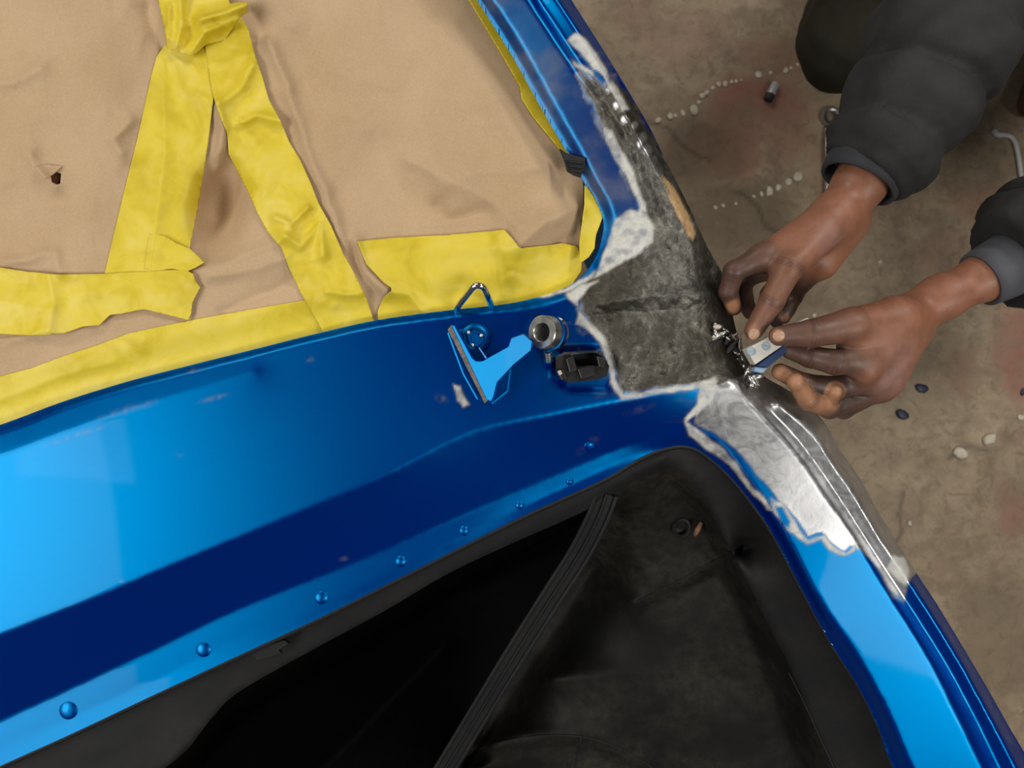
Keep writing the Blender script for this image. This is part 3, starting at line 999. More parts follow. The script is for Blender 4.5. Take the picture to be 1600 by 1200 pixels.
def paper_z(x, y, wrk=1.0):
    x = np.asarray(x, float); y = np.asarray(y, float)
    d = poly_dist(x, y, EDGES_ALL[::4], False)[0]
    fade = smooth(8, 60, d)
    z = paper_base(x, y)
    wx = x + 30 * fbm(x, y, 130, 3); wy = y + 30 * fbm(x, y, 130, 7)
    r = 0.013 * (0.5 - np.abs(fbm(wx, wy * .7, 240, 11, 3))) + 0.0040 * (0.5 - np.abs(fbm(wx, wy, 75, 19, 2)))
    for pts, h, wd in CREASES:
        dd = poly_dist(x + 5 * fbm(x, y, 30, 23, 2), y + 5 * fbm(x, y, 30, 29, 2), pts, False)[0]
        r = r + 1.35 * h * np.exp(-(dd / wd) ** 1.3)
    # hollow between the two tape legs
    r = r - 0.050 * np.exp(-(((x - 345 + (y - 300) * .12) / 36) ** 2 + ((y - 318) / 62) ** 2) ** 1.3)
    return z + wrk * r * (0.25 + 0.75 * fade) + .006 * fade


pap_o, _, _ = sheet('masking_paper', PAPER_POLY, [HOLE], paper_z, M_PAPER, None, 4.0, .0003)
tag(pap_o, 'crumpled brown kraft masking paper spread over the car window', 'paper')
fl, _, _ = sheet('torn_flap', [(54, 262), (70, 256), (97, 260), (84, 272), (71, 280)], [], lambda x, y: paper_z(x, y) + .002 + .0003 * np.clip(y - 256, 0, 30) * smooth(90, 60, x), M_PAPER, pap_o, 2.5, .0003)
un, _, _ = sheet('under_layer', [(55, 250), (110, 245), (112, 305), (60, 305)], [], lambda x, y: paper_z(x, y) - .012, M_GLASS, pap_o, 6.0, .0003)
gl_o, _, _ = sheet('rear_window', PAPER_POLY, [], lambda x, y: paper_base(x, y) - .075, M_GLASS, car, 20.0, .004)

# ---- tape strips
def tape(name_label, poly, layer, amp=.0025, seed=1, rough=0, zf=None, curl=None):
    outl = poly
    if rough:
        outl = [(x + rough * (random.random() - .5), y + rough * (random.random() - .5)) for x, y in smooth_line(poly, 9, True)] if rough > 3 else smooth_line(poly, 9, True)

    def z(x, y):
        # strip bridges the smaller dips of the paper
        s = 0
        for dx, dy in ((0, 0), (9, 0), (-9, 0), (0, 9), (0, -9), (18, 5), (-18, -5)):
            s = s + paper_z(x + dx, y + dy)
        s = np.maximum(s / 7, paper_z(x, y))
        r = s + .0009 + layer * .0007
        r = r + amp * np.abs(fbm(x, y, 46, seed, 3)) + amp * .5 * (fbm(x * .5, y, 18, seed + 5, 2) + .5)
        if zf: r = r + zf(x, y)
        return np.maximum(r, paper_z(x, y) + .0016 + layer * .0007)
    o, _, _ = sheet('tape_strip', outl, [], z, M_TAPE, None, 3.0, .00025)
    tag(o, name_label, 'tape', 'yellow masking tape strips')
    return o


def bump_ridge(lst):
    def f(x, y):
        r = 0
        for pts, h, wd in lst:
            dd = poly_dist(x, y, pts, False)[0]
            r = r + h * np.exp(-(dd / wd) ** 1.4)
        return r
    return f


e0 = [(-260, 752), (-130, 716), (0, 674), (100, 637), (200, 606), (300, 580), (400, 555), (500, 530), (590, 510)]
tape('long yellow tape strip following the curved edge of the blue panel', [(-260, 668), (-100, 622), (0, 588), (50, 575), (100, 556), (150, 540), (200, 521), (260, 508), (310, 498), (400, 482), (440, 475), (482, 468), (505, 486), (520, 520)] + smooth_line(e0, 12)[::-1][3:], 0, .0008, 3,
     zf=bump_ridge([([(370, 515), (440, 500), (490, 478)], -.0025, 6), ([(0, 625), (90, 590), (180, 565)], .002, 10)]))
tape('slanting yellow tape strip forming the straight left leg of the A shape', [(256, 72), (290, 60), (325, 78), (334, 148), (326, 215), (318, 270), (309, 325), (297, 384), (290, 432), (160, 436), (164, 425), (190, 315), (215, 215), (236, 120), (244, 90)], 1, .0013, 5,
     zf=bump_ridge([([(255, 95), (258, 240), (235, 420)], .004, 12), ([(270, 100), (285, 140), (330, 160)], .003, 9)]))
tape('crinkled yellow tape strip forming the right A leg down to the blue panel', [(318, 60), (350, 40), (377, 26), (388, 45), (398, 85), (410, 120), (420, 155), (438, 188), (452, 222), (468, 248), (485, 285), (498, 318), (517, 352), (536, 395), (556, 432), (572, 464), (586, 506), (508, 524), (493, 498), (470, 458), (452, 420), (440, 388), (418, 362), (402, 332), (388, 300), (366, 258), (357, 240), (355, 208), (343, 180), (333, 150), (326, 110)], 2, .0042, 7,
     zf=bump_ridge([([(345, 160), (375, 140), (395, 100)], .008, 10), ([(380, 190), (400, 180), (440, 190)], .009, 9), ([(400, 250), (450, 240)], -.006, 10), ([(430, 340), (455, 350), (480, 325)], .010, 8), ([(440, 365), (470, 385), (500, 350), (505, 400)], .008, 9), ([(510, 455), (545, 460), (565, 458)], .005, 6)]))
tape('crumpled knot of yellow tape at the peak of the A shape', [(230, -60), (246, -5), (256, 40), (262, 76), (280, 82), (300, 88), (322, 70), (352, 62), (358, 52), (374, 28), (388, 18), (386, 4), (372, 3), (360, 6), (352, -10), (350, -60)], 3, .006, 9,
     zf=bump_ridge([([(315, 30), (345, 22), (385, 8)], .024, 12), ([(282, -20), (284, 40), (275, 75)], .010, 8), ([(300, 80), (320, 50), (372, 30)], .012, 9), ([(265, 10), (262, 60)], .007, 6)]))
tape('short wide yellow tape strip with torn end at left edge of paper', [(-260, 395), (-120, 405), (0, 418), (40, 424), (90, 429), (160, 428), (230, 424), (288, 420), (302, 428), (306, 440), (313, 449), (306, 462), (300, 475), (299, 490), (294, 500), (262, 492), (225, 483), (190, 490), (172, 492), (155, 508), (130, 510), (100, 521), (60, 524), (0, 522), (-120, 520), (-260, 505)], 4, .002, 11,
     zf=bump_ridge([([(75, 430), (85, 470), (75, 515)], .006, 12), ([(0, 470), (60, 480)], .005, 22), ([(130, 460), (280, 455)], .003, 22)]))
tape('small torn patch of yellow tape at the foot of the left A leg', [(234, 366), (256, 368), (276, 380), (296, 388), (310, 400), (319, 410), (306, 418), (292, 424), (268, 420), (240, 424), (226, 420), (229, 388)], 6, .0012, 13)
tape('wide creased yellow tape under the papered corner, beside the chrome loop', [(558, 377), (620, 371), (700, 367), (788, 359), (800, 372), (812, 388), (850, 384), (878, 380), (900, 384), (910, 400), (908, 424), (890, 450), (850, 472), (800, 484), (700, 496), (592, 512), (590, 486), (600, 464), (615, 452), (598, 440), (572, 412)], 3, .0016, 15,
     zf=bump_ridge([([(610, 455), (640, 460), (665, 490)], .005, 7), ([(640, 440), (760, 430), (880, 408)], -.003, 8), ([(600, 400), (680, 395), (780, 385)], .003, 14), ([(780, 372), (800, 430)], .003, 12)]))
tape('narrow yellow tape along the inner side of the blue pillar', [(588, -256), (686, -100), (746, -2), (796, 78), (822, 120), (845, 165), (870, 205), (889, 240), (876, 236), (858, 214), (832, 182), (815, 155), (812, 135), (785, 88), (731, -2), (676, -100), (575, -256)][::-1], 2, .0006, 17,
     zf=lambda x, y: 0.055 * np.clip((500 - y) / 500., 0, 1.6) ** 1.0 * 0 + .0)
tape('small yellow tape flap at the bottom corner of the pillar', [(913, 288), (922, 298), (936, 322), (942, 338), (937, 352), (931, 368), (929, 388), (920, 402), (906, 412), (905, 380), (909, 350), (913, 320)], 3, .003, 19,
     zf=lambda x, y: .012 + .0 * x)

# black rubber tab poking out beside the paper
tabz = .966
tabp = [(874, 231), (884, 238), (900, 243), (915, 246), (913, 262), (908, 276), (896, 272), (886, 266), (882, 250)]
tab = slab('rubber_tab', [P(x, y, tabz + .00012 * (x - 875)) for x, y in tabp], .006, M_RUBBER, None, (0, 0, 1), .001)
tag(tab, 'ribbed black rubber scrap sticking out between paper and pillar', 'rubber')
for k in range(3):
    y = 252 + k * 7
    tube('rib', [P(884 + k * 2, y, tabz + .002), P(912 - k * 1.5, y + 3, tabz + .005)], .0013, M_RUBBER, tab, 6)

# ================================================================== INTERIOR OF THE LOAD BAY
trimL = [(-260, 1475), (0, 1350), (150, 1275), (277, 1192), (330, 1130), (375, 1087), (500, 1016), (600, 962), (699, 904), (800, 856), (912, 806), (985, 762), (1045, 735)]
IFE = []
IFE.append([(p[0] - 14 * 0, p[1] - 20, p[2] - .030) for p in op if p[0] < 1065 and p[1] < 1330])
IFE.append([(-260, 1345, .872), (0, 1216, .872), (225, 1110, .872), (360, 1046, .872), (500, 981, .872), (725, 866, .875), (940, 764, .88), (1040, 716, .89)])
IFE.append([(x, y, .868) for x, y in trimL])
IFE.append([(-260, 1505, .60), (0, 1380, .58), (150, 1305, .56), (290, 1215, .55), (390, 1110, .55), (510, 1040, .55), (610, 985, .55), (705, 930, .58), (800, 885, .62), (905, 835, .68)])
IFE.append([(-260, 1600, .45), (200, 1440, .45), (500, 1200, .45), (700, 1000, .5)])
IFE.append([(p[0] + 16, p[1], p[2] - .030) for p in op if p[1] > 716 and p[0] > 1090])
IFE.append([(1062, 730, .880), (1100, 775, .872), (1140, 850, .862), (1165, 900, .855), (1190, 950, .85), (1240, 1050, .85), (1300, 1200, .85), (1380, 1380, .85), (1420, 1460, .85)])
IFE.append([(1040, 745, .84), (1080, 800, .80), (1118, 872, .77), (1150, 945, .765), (1190, 1040, .76), (1250, 1200, .755), (1330, 1400, .75)])
IFE.append([(960, 800, .80), (1000, 870, .78), (1030, 915, .775)])
IFE.append([(985, 945, .765), (1060, 908, .77), (1110, 880, .78), (1160, 858, .80), (1210, 838, .885)])
IFE.append([(990, 962, .745), (1065, 925, .75), (1120, 897, .755)])
IFE.append([(700, 1190, .70), (760, 1164, .705), (830, 1150, .71), (900, 1150, .71), (960, 1165, .705), (1020, 1198, .70), (1060, 1240, .69)])
IFE.append([(720, 1210, .685), (830, 1172, .69), (900, 1172, .69), (1000, 1215, .68)])
IFE.append([(860, 1060, .715), (1000, 1050, .73), (1130, 1060, .735)])
IFE.append([(930, 880, .66), (850, 1010, .62), (760, 1150, .58), (640, 1350, .52)])
ZI = solve_height(IFE, -280, 640, 1760, 1500, 5.0, (20, 10), (400, 200), .7)


def lin_z(x, y):
    return bilerp(ZI, -280, 640, 5.0, x, y) + .0012 * fbm(x, y, 60, 101, 3)


LIN_POLY = [(-260, 1305), (0, 1177), (115, 1125), (225, 1073), (360, 1010), (500, 945), (600, 895), (725, 832), (830, 780), (940, 730), (1000, 695), (1065, 676), (1100, 682), (1165, 750), (1225, 836), (1270, 922), (1316, 1005), (1362, 1076), (1396, 1147), (1415, 1195), (1468, 1300), (1545, 1460), (-260, 1480)]
top_in = [p for p in LIN_POLY if p[0] < 1001 and p[1] < 1310]
side_line = [(1045, 735), (1062, 735), (1100, 785), (1142, 860), (1168, 910), (1192, 960), (1240, 1055), (1302, 1205), (1382, 1385), (1415, 1460)]
strut_line = [(935, 800), (905, 865), (860, 935), (800, 1030), (745, 1120), (690, 1210), (530, 1480)]
tl = [(x, y - 7) for x, y in smooth_line(trimL, 8)]; sll = smooth_line(side_line, 8)


def lining_part(name, poly, mat, label):
    V_, q_, _, _ = sheet_mesh(poly, [], lin_z, 5.0)
    o = link(name, V_, q_.tolist(), mat, car)
    o['label'] = label
    return o


lining_part('opening_trim', top_in + [(1045, 682)] + tl[::-1], M_TRIM, 'charcoal plastic trim strip under the opening edge')
lining_part('side_trim', [(1045, 682)] + [p for p in LIN_POLY if p[0] > 1045] + sll[::-1], M_SIDE, 'dusty black plastic trim beside the quarter panel')
lining_part('load_bay_recess', [p for p in tl if p[0] < 930] + strut_line + [(-260, 1478)], M_RECESS_SHADE, 'recess of the load bay, its unlit dark put into the colour')
lining_part('load_bay_lining', [p for p in tl if p[0] > 928] + sll + [(530, 1480)] + strut_line[::-1][1:], M_LINING, 'dusty black moulded lining of the load bay')
# channel-section strut across the bay
def sweep_rect(name, path, widths, h, off, mat, parent):
    pts = [P(*p) for p in path]; V_ = []; F_ = []
    n = len(pts)
    for i, p in enumerate(pts):
        t = (pts[min(i + 1, n - 1)] - pts[max(i - 1, 0)]).normalized()
        s = t.cross(Vector((0, 0, 1))).normalized()
        u = s.cross(t)
        wv = widths[i] if hasattr(widths, '__len__') else widths
        c = p + s * off
        V_ += [c - s * wv - u * h, c + s * wv - u * h, c + s * wv + u * h, c - s * wv + u * h]
    for i in range(n - 1):
        for k in range(4):
            k2 = (k + 1) % 4
            F_.append((i * 4 + k, i * 4 + k2, i * 4 + 4 + k2, i * 4 + 4 + k))
    F_ += [(3, 2, 1, 0), tuple((n - 1) * 4 + k for k in range(4))]
    o = link(name, V_, F_, mat, parent, False)
    m = o.modifiers.new('bevel', 'BEVEL'); m.width = .0015; m.segments = 2
    return o


spath = smooth_line([(948, 770, .868), (935, 806, .862), (905, 865, .845), (860, 935, .825), (800, 1030, .80), (745, 1120, .775), (690, 1210, .75), (560, 1420, .70)], 18)
strut = sweep_rect('strut', spath, .0135, .006, 0, M_TRIM, car)
strut['label'] = 'black rubber-edged channel strut across the load bay'
for s, wd in ((-.0115, .0022), (.0, .0012), (.0115, .0022)):
    sweep_rect('strut_rib', [(p[0], p[1], p[2] + .007) for p in spath], wd, .003, s, M_SIDE, strut)
# hole and little orange peg in the lining
z = float(lin_z(np.array([1064.]), np.array([826.]))[0])
lathe('lining_socket', [(.0125, .001), (.0115, .004), (.009, .003), (.0085, -.004), (.0001, -.004)], P(1064, 824, z + .004), (.3, 0, 1), M_RUBBER, car, 20)
peg = tube('lining_peg', [P(1086, 836, z + .012), P(1090, 828, z + .016), P(1096, 816, z + .018)], [.0024, .0036, .0022], simple('tan_peg', (.22, .10, .05), .6), car, 8)
# seam line and painted highlight arcs on lining
tube('lining_seam_and_gleam', [P(x, y, float(lin_z(np.array([float(x)]), np.array([float(y)]))[0]) + .0008) for x, y in smooth_line([(1232, 1050), (1255, 1095), (1280, 1150), (1305, 1205), (1345, 1300)], 12)], .0013, M_SIDE, car, 6)
for ln_ in ([(715, 1188), (760, 1166), (830, 1151), (900, 1150), (960, 1166), (1020, 1200), (1050, 1235)], [(985, 945), (1060, 908), (1110, 880), (1150, 862)], [(908, 1152), (902, 1180), (896, 1215)]):  # thin pale tubes stand in for highlights along the folds
    tube('lining_seam_and_gleam', [P(x, y, float(lin_z(np.array([float(x)]), np.array([float(y)]))[0]) + .0006) for x, y in smooth_line(ln_, 12)], .0010, M_SIDE, car, 6)
# torn clip on the trim
sl = [(392, 1022), (410, 1010), (444, 1000), (452, 1006), (436, 1016), (440, 1022), (402, 1034)]
slab('torn_clip', [P(x, y, .890) for x, y in sl], .006, M_TRIM, car, (0, 0, 1), .001)


# ================================================================== SDF modelling for the person
def surface_nets(D, org, h):
    s = D < 0
    nx_, ny_, nz_ = D.shape
    c = np.zeros((nx_ - 1, ny_ - 1, nz_ - 1), np.uint8)
    corners = [(i, j, k) for i in (0, 1) for j in (0, 1) for k in (0, 1)]
    for i, j, k in corners:
        c += s[i:nx_ - 1 + i, j:ny_ - 1 + j, k:nz_ - 1 + k]
    act = (c > 0) & (c < 8)
    I, J, K = np.nonzero(act)
    acc = np.zeros((len(I), 3)); cnt = np.zeros(len(I))
    for a in range(8):
        for ax in range(3):
            ca = corners[a]
            if ca[ax]: continue
            cb = list(ca); cb[ax] = 1
            da = D[I + ca[0], J + ca[1], K + ca[2]]; db = D[I + cb[0], J + cb[1], K + cb[2]]
            m = (da < 0) != (db < 0)
            t = np.where(m, da / np.where(np.abs(da - db) < 1e-12, 1, da - db), 0)
            p = np.tile(np.array(ca, float), (len(I), 1)); p[:, ax] += t
            acc += p * m[:, None]; cnt += m
    Vv = (np.stack([I, J, K], 1) + acc / np.maximum(cnt, 1)[:, None]) * h + np.array(org)
    idx = -np.ones(act.shape, int); idx[I, J, K] = np.arange(len(I))
    quads = []
    for ax in range(3):
        sl0 = [slice(None)] * 3; sl1 = [slice(None)] * 3
        sl0[ax] = slice(0, -1); sl1[ax] = slice(1, None)
        a0 = s[tuple(sl0)]; a1 = s[tuple(sl1)]
        e = np.nonzero(a0 != a1)
        u, v = [(1, 2), (2, 0), (0, 1)][ax]
        g = np.stack(e, 1)
        m = (g[:, u] > 0) & (g[:, v] > 0) & (g[:, u] < D.shape[u] - 1) & (g[:, v] < D.shape[v] - 1)
        g = g[m]
        def cell(du, dv):
            t = g.copy(); t[:, u] -= du; t[:, v] -= dv
            return idx[t[:, 0], t[:, 1], t[:, 2]]
        qd = np.stack([cell(1, 1), cell(0, 1), cell(0, 0), cell(1, 0)], 1)
        inside0 = s[g[:, 0], g[:, 1], g[:, 2]]
        qd = np.where(inside0[:, None], qd, qd[:, ::-1])
        quads.append(qd)
    Q = np.vstack(quads)
    return Vv, Q[(Q >= 0).all(1)]


def cone_sd(X, Y, Z, a, ra, b, rb):
    a = np.array(a, np.float32); b = np.array(b, np.float32)
    d = b - a; L = float(d @ d) + 1e-12
    t = np.clip(((X - a[0]) * d[0] + (Y - a[1]) * d[1] + (Z - a[2]) * d[2]) / L, 0, 1)
    return np.sqrt((X - a[0] - t * d[0]) ** 2 + (Y - a[1] - t * d[1]) ** 2 + (Z - a[2] - t * d[2]) ** 2) - (ra + (rb - ra) * t)


def smin(a, b, k):
    h = np.clip(0.5 + 0.5 * (b - a) / k, 0, 1)
    return b + (a - b) * h - k * h * (1 - h)


def grid(lo, hi, h):
    ax_ = [np.arange(l, u + h, h, dtype=np.float32) for l, u in zip(lo, hi)]
    return np.meshgrid(*ax_, indexing='ij')


def bounds(caps, pad):
    pts = np.array([c[0] for c in caps] + [c[2] for c in caps]); r = max(max(c[1], c[3]) for c in caps)
    return pts.min(0) - r - pad, pts.max(0) + r + pad


def chain(pts, rr):
    return [(tuple(pts[i]), rr[i], tuple(pts[i + 1]), rr[i + 1]) for i in range(len(pts) - 1)]


def make_hand(palm, fingers, thumb, nails, h=.0018, kp=.016, kf=.009):
    """palm: cones; fingers: list of chains; returns verts, quads"""
    caps = palm + [c for f in fingers for c in f] + thumb
    lo, hi = bounds(caps, .004)
    X, Y, Z = grid(lo, hi, h)
    dp = None
    for c in palm:
        d = cone_sd(X, Y, Z, *c)
        dp = d if dp is None else smin(dp, d, kp)
    res = None
    for f, kk in [(f, kf) for f in fingers] + [(thumb, .014)]:
        df = None
        for c in f:
            d = cone_sd(X, Y, Z, *c)
            df = d if df is None else smin(df, d, .0035)
        d = smin(dp, df, kk)
        res = d if res is None else np.minimum(res, d)
    for c, r in nails:
        pass
    return surface_nets(res, lo, h)


def W(p, dz=0.0):
    return tuple(P(p[0], p[1], p[2] + dz))


# ---- right hand (upper): pinching, thumb nearest the viewer
dzA = .036
def A(*p): return W(p, dzA)


ra_palm = chain([A(1420, 165, .905), A(1345, 285, .905), A(1305, 340, .905)], [.030, .0245, .0235]) + [
    (A(1302, 335, .915), .019, A(1192, 402, .925), .0135), (A(1306, 340, .905), .020, A(1204, 415, .905), .0135),
    (A(1316, 345, .890), .019, A(1226, 428, .885), .0130), (A(1326, 350, .878), .018, A(1252, 436, .868), .0125),
    (A(1325, 345, .885), .017, A(1285, 412, .885), .0165)]
ra_f = [chain([A(1190, 402, .925), A(1147, 424, .926), A(1138, 456, .915), A(1147, 481, .905)], [.0125, .0108, .0095, .0082]),
        chain([A(1202, 416, .905), A(1160, 436, .900), A(1162, 466, .885), A(1172, 488, .875)], [.0125, .0108, .0095, .0078]),
        chain([A(1226, 430, .885), A(1203, 460, .868), A(1207, 486, .855), A(1214, 502, .850)], [.012, .0102, .0092, .0078]),
        chain([A(1252, 436, .870), A(1240, 464, .856), A(1231, 482, .856), A(1225, 496, .860)], [.0115, .0095, .0085, .0072])]
ra_t = chain([A(1285, 365, .925), A(1232, 418, .938), A(1206, 470, .940), A(1178, 516, .930)], [.0175, .0142, .0122, .0098])
# ---- left hand (lower): thumb on top of the block, fingers curled towards the viewer
dzB = .012
def B(*p): return W(p, dzB)


lb_palm = chain([B(1640, 385, .915), B(1540, 432, .925), B(1470, 465, .925), B(1420, 492, .925)], [.030, .0225, .0215, .0225]) + [
    (B(1412, 500, .94), .019, B(1352, 578, .955), .0145), (B(1416, 508, .925), .020, B(1368, 594, .935), .0150),
    (B(1420, 515, .910), .020, B(1376, 604, .912), .0145), (B(1424, 518, .900), .019, B(1378, 604, .892), .0135),
    (B(1405, 500, .945), .020, B(1340, 540, .950), .0205), (B(1400, 540, .93), .023, B(1385, 590, .925), .019)]
lb_f = [chain([B(1350, 562, .953), B(1305, 566, .960), B(1266, 557, .958), B(1236, 548, .954)], [.0155, .0128, .0112, .0092]),
        chain([B(1364, 592, .935), B(1308, 606, .938), B(1260, 600, .942), B(1219, 581, .946)], [.0145, .0120, .0104, .0088]),
        chain([B(1374, 608, .914), B(1296, 638, .930), B(1262, 626, .948), B(1243, 596, .962)], [.0132, .0108, .0100, .0088]),
        chain([B(1378, 606, .892), B(1318, 640, .905), B(1292, 634, .930), B(1304, 612, .948)], [.0122, .0100, .0092, .0080])]
lb_t = chain([B(1395, 495, .950), B(1330, 508, .966), B(1268, 521, .974), B(1217, 525, .972)], [.0195, .0175, .0138, .0100])

hv1, hq1 = make_hand(ra_palm, ra_f, ra_t, [])
hv2, hq2 = make_hand(lb_palm, lb_f, lb_t, [])

# rest of the body (inside the clothes, beyond the frame): torso, upper arms, legs, neck and head
shR = (.70, .86, .93); shL = (.96, .58, .93); elR = (.545, .56, .90); elL = (.76, .22, .86)
hipR = (.88, .93, .36); hipL = (1.06, .75, .36); knR = (.545, .55, .535); anR = (.80, .88, .09); knL = (1.06, .33, .50); anL = (1.22, .77, .09)
neck0 = (.82, .70, 1.0); head0 = (.78, .66, 1.13)
foreR = W((1420, 165, .905), dzA); foreL = W((1640, 385, .915), dzB)
body_c = (chain([foreR, elR, shR], [.030, .040, .055]) + chain([foreL, elL, shL], [.030, .040, .055]) + chain([shR, (.83, .72, .93), shL], [.07, .085, .07]) +
          chain([(.83, .72, .92), (.90, .79, .60), (.97, .84, .38)], [.125, .125, .13]) + chain([hipR, knR, anR], [.085, .055, .038]) + chain([hipL, knL, anL], [.085, .055, .038]) +
          chain([(.83, .71, .98), neck0, (.80, .68, 1.08)], [.055, .052, .055]) + chain([(.79, .67, 1.16), (.765, .645, 1.10)], [.088, .065]) + chain([(.725, .61, 1.13), (.712, .60, 1.105)], [.010, .014]) +
          [((.79, .585, 1.13), .016, (.80, .58, 1.11), .012), ((.715, .70, 1.13), .016, (.72, .71, 1.11), .012)])


def build_sdf(caps, h, k, mod=None):
    lo, hi = bounds(caps, .02)
    X, Y, Z = grid(lo, hi, h)
    D = None
    for c in caps:
        d = cone_sd(X, Y, Z, *c)
        D = d if D is None else smin(D, d, k)
    if mod: D = mod(D, X, Y, Z)
    return surface_nets(D, lo, h)


bv, bq = build_sdf(body_c, .014, .04)
allv = np.vstack([hv1, hv2, bv]); allq = np.vstack([hq1, hq2 + len(hv1), bq + len(hv1) + len(hv2)])


def skin_mat():
    t = NT('brown_skin')
    at = t.add('ShaderNodeAttribute', attribute_name='skin')
    n = t.noise(70, 5, 0.6); n2 = t.noise(420, 3, 0.6)
    c = t.mix(t.ramp(n, [(0.35, 0.4), (0.65, 0.0)]), at.outputs['Color'], t.mix(0.5, at.outputs['Color'], (0.03, 0.018, 0.012)))
    t.set(Base_Color=c, Roughness=t.ramp(n, [(0.3, .38), (0.7, .58)]), Normal=t.bump(t.math('ADD', n, t.math('MULTIPLY', n2, .5)), 0.22, 0.0015))
    return t.m


M_SKIN = skin_mat()
person = empty('person', ( .86, .72, 0.0))
tag(person, 'person in dark padded jacket crouching at right, both hands at the bare corner', 'person')
body = link('body', allv, allq.tolist(), M_SKIN, person)
body['label'] = 'brown skin of forearms and work-stained hands'
# skin colours: arm brown, grimy fingers, paler pads and nails
base_c = np.array([.30, .125, .070]); grime = np.array([.062, .036, .030]); pale = np.array([.52, .25, .13]); mauve_highlight = np.array([.29, .155, .13])
colr = np.tile(base_c, (len(allv), 1))


def seg_d(v, a, b2):
    a = np.array(a); b2 = np.array(b2); d = b2 - a
    t = np.clip(((v - a) @ d) / (d @ d), 0, 1)
    return np.linalg.norm(v - a - t[:, None] * d, axis=1)


def lerp_c(mask, c):
    global colr
    colr = colr * (1 - mask[:, None]) + c * mask[:, None]


for f in ra_f + lb_f:
    d = np.minimum.reduce([seg_d(allv, c[0], c[2]) for c in f])
    lerp_c(.80 * smooth(.026, .011, d), grime)
for f, a in ((ra_t, .35), (lb_t, .72)):
    d = np.minimum.reduce([seg_d(allv, c[0], c[2]) for c in f[1:]])
    lerp_c(a * smooth(.024, .011, d), grime * 1.3)
for p, r in ((A(1295, 380, .935), .03), (B(1395, 560, .95), .035), (B(1390, 600, .945), .03)):
    lerp_c(.6 * smooth(r, r * .3, np.linalg.norm(allv - np.array(p), axis=1)), mauve_highlight)  # paints a highlight onto the backs of the hands
# paler finger pads / nails on the sides shown
for p, r, a in ((A(1147, 479, .915), .011, .9), (A(1176, 517, .943), .011, .5), (A(1225, 496, .866), .008, .5), (B(1212, 523, .981), .0105, .55), (B(1219, 582, .955), .013, .75), (B(1228, 588, .955), .010, .6),
                (B(1243, 595, .970), .012, .95), (B(1257, 616, .962), .012, .8), (B(1278, 632, .950), .011, .6), (B(1304, 612, .955), .011, .8), (B(1292, 628, .945), .010, .6)):
    lerp_c(a * smooth(r, r * .45, np.linalg.norm(allv - np.array(p), axis=1)), pale)
for c, a in ((lb_f[2][1], .55), (lb_f[2][2], .7), (lb_f[3][2], .6), (lb_f[1][2], .45)):
    lerp_c(a * smooth(.0125, .010, seg_d(allv, c[0], c[2])), pale * .8)
# darker creases across the finger joints
for f in ra_f + lb_f + [ra_t, lb_t]:
    for c in f[1:]:
        j = np.array(c[0]); ax_ = np.array(c[2]) - j; ax_ /= np.linalg.norm(ax_)
        rel = allv - j; along = rel @ ax_
        near = np.linalg.norm(rel, axis=1)
        for o_, st_ in ((-.0032, .35), (.0, .5), (.0030, .35)):
            lerp_c(st_ * smooth(.0016, .0004, np.abs(along - o_)) * smooth(.019, .015, near), np.array([.03, .016, .012]))
color_attr(body, 'skin', np.hstack([colr, np.ones((len(colr), 1))]))


def fabric(name, col, vary=.3, bs=.35):
    t = NT(name)
    n = t.noise(18, 5, .6); n2 = t.noise(900, 2, .6)
    t.set(Base_Color=t.ramp(n, [(0.3, tuple(c * (1 - vary) for c in col)), (0.7, tuple(c * (1 + vary) for c in col))]), Roughness=0.8,
          Normal=t.bump(t.math('ADD', t.noise(40, 5, .6), t.math('MULTIPLY', n2, .25)), bs, 0.004))
    t.p.inputs['Specular IOR Level'].default_value = .25
    return t.m


M_JACKET = fabric('charcoal_quilted_jacket', (.030, .030, .029))
M_CUFF = fabric('slate_cuff', (.085, .088, .10), .2, .2)
M_CUFFD = fabric('dark_cuff', (.045, .046, .052), .2, .2)
M_TROUSER = fabric('dark_olive_trousers', (.022, .019, .012))
M_HAIR = fabric('black_hair', (.01, .008, .007), .3, .8)
M_BOOT = fabric('brown_boot', (.12, .055, .025), .4, .2)

M_NAIL = simple('fingernail', (.50, .29, .19), .38, 0, .1, 300)


def nail(tip, prev, rad, la=.0062, lb=.0046):
    tip = Vector(tip); d = (tip - Vector(prev)).normalized()
    s_ = d.cross(Vector((0, 0, 1))).normalized(); u_ = s_.cross(d).normalized()
    c = tip + u_ * (rad - .0010) + d * .0015
    V_ = []; F_ = []
    n1, n2 = 6, 16
    for i in range(n1 + 1):
        th = .5 * math.pi * i / n1
        for k in range(n2):
            ph = 2 * math.pi * k / n2
            V_.append(c + d * math.sin(th) * math.cos(ph) * la + s_ * math.sin(th) * math.sin(ph) * lb + u_ * (math.cos(th) * .0016 - (math.sin(th) * math.sin(ph)) ** 2 * .0016))
    for i in range(n1):
        for k in range(n2):
            F_.append((i * n2 + k, i * n2 + (k + 1) % n2, (i + 1) * n2 + (k + 1) % n2, (i + 1) * n2 + k))
    return link('fingernail', [tuple(v) for v in V_], F_, M_NAIL, body)


for f in (ra_t, lb_t):
    nail(f[-1][2], f[-1][0], f[-1][3], .0072, .0060)

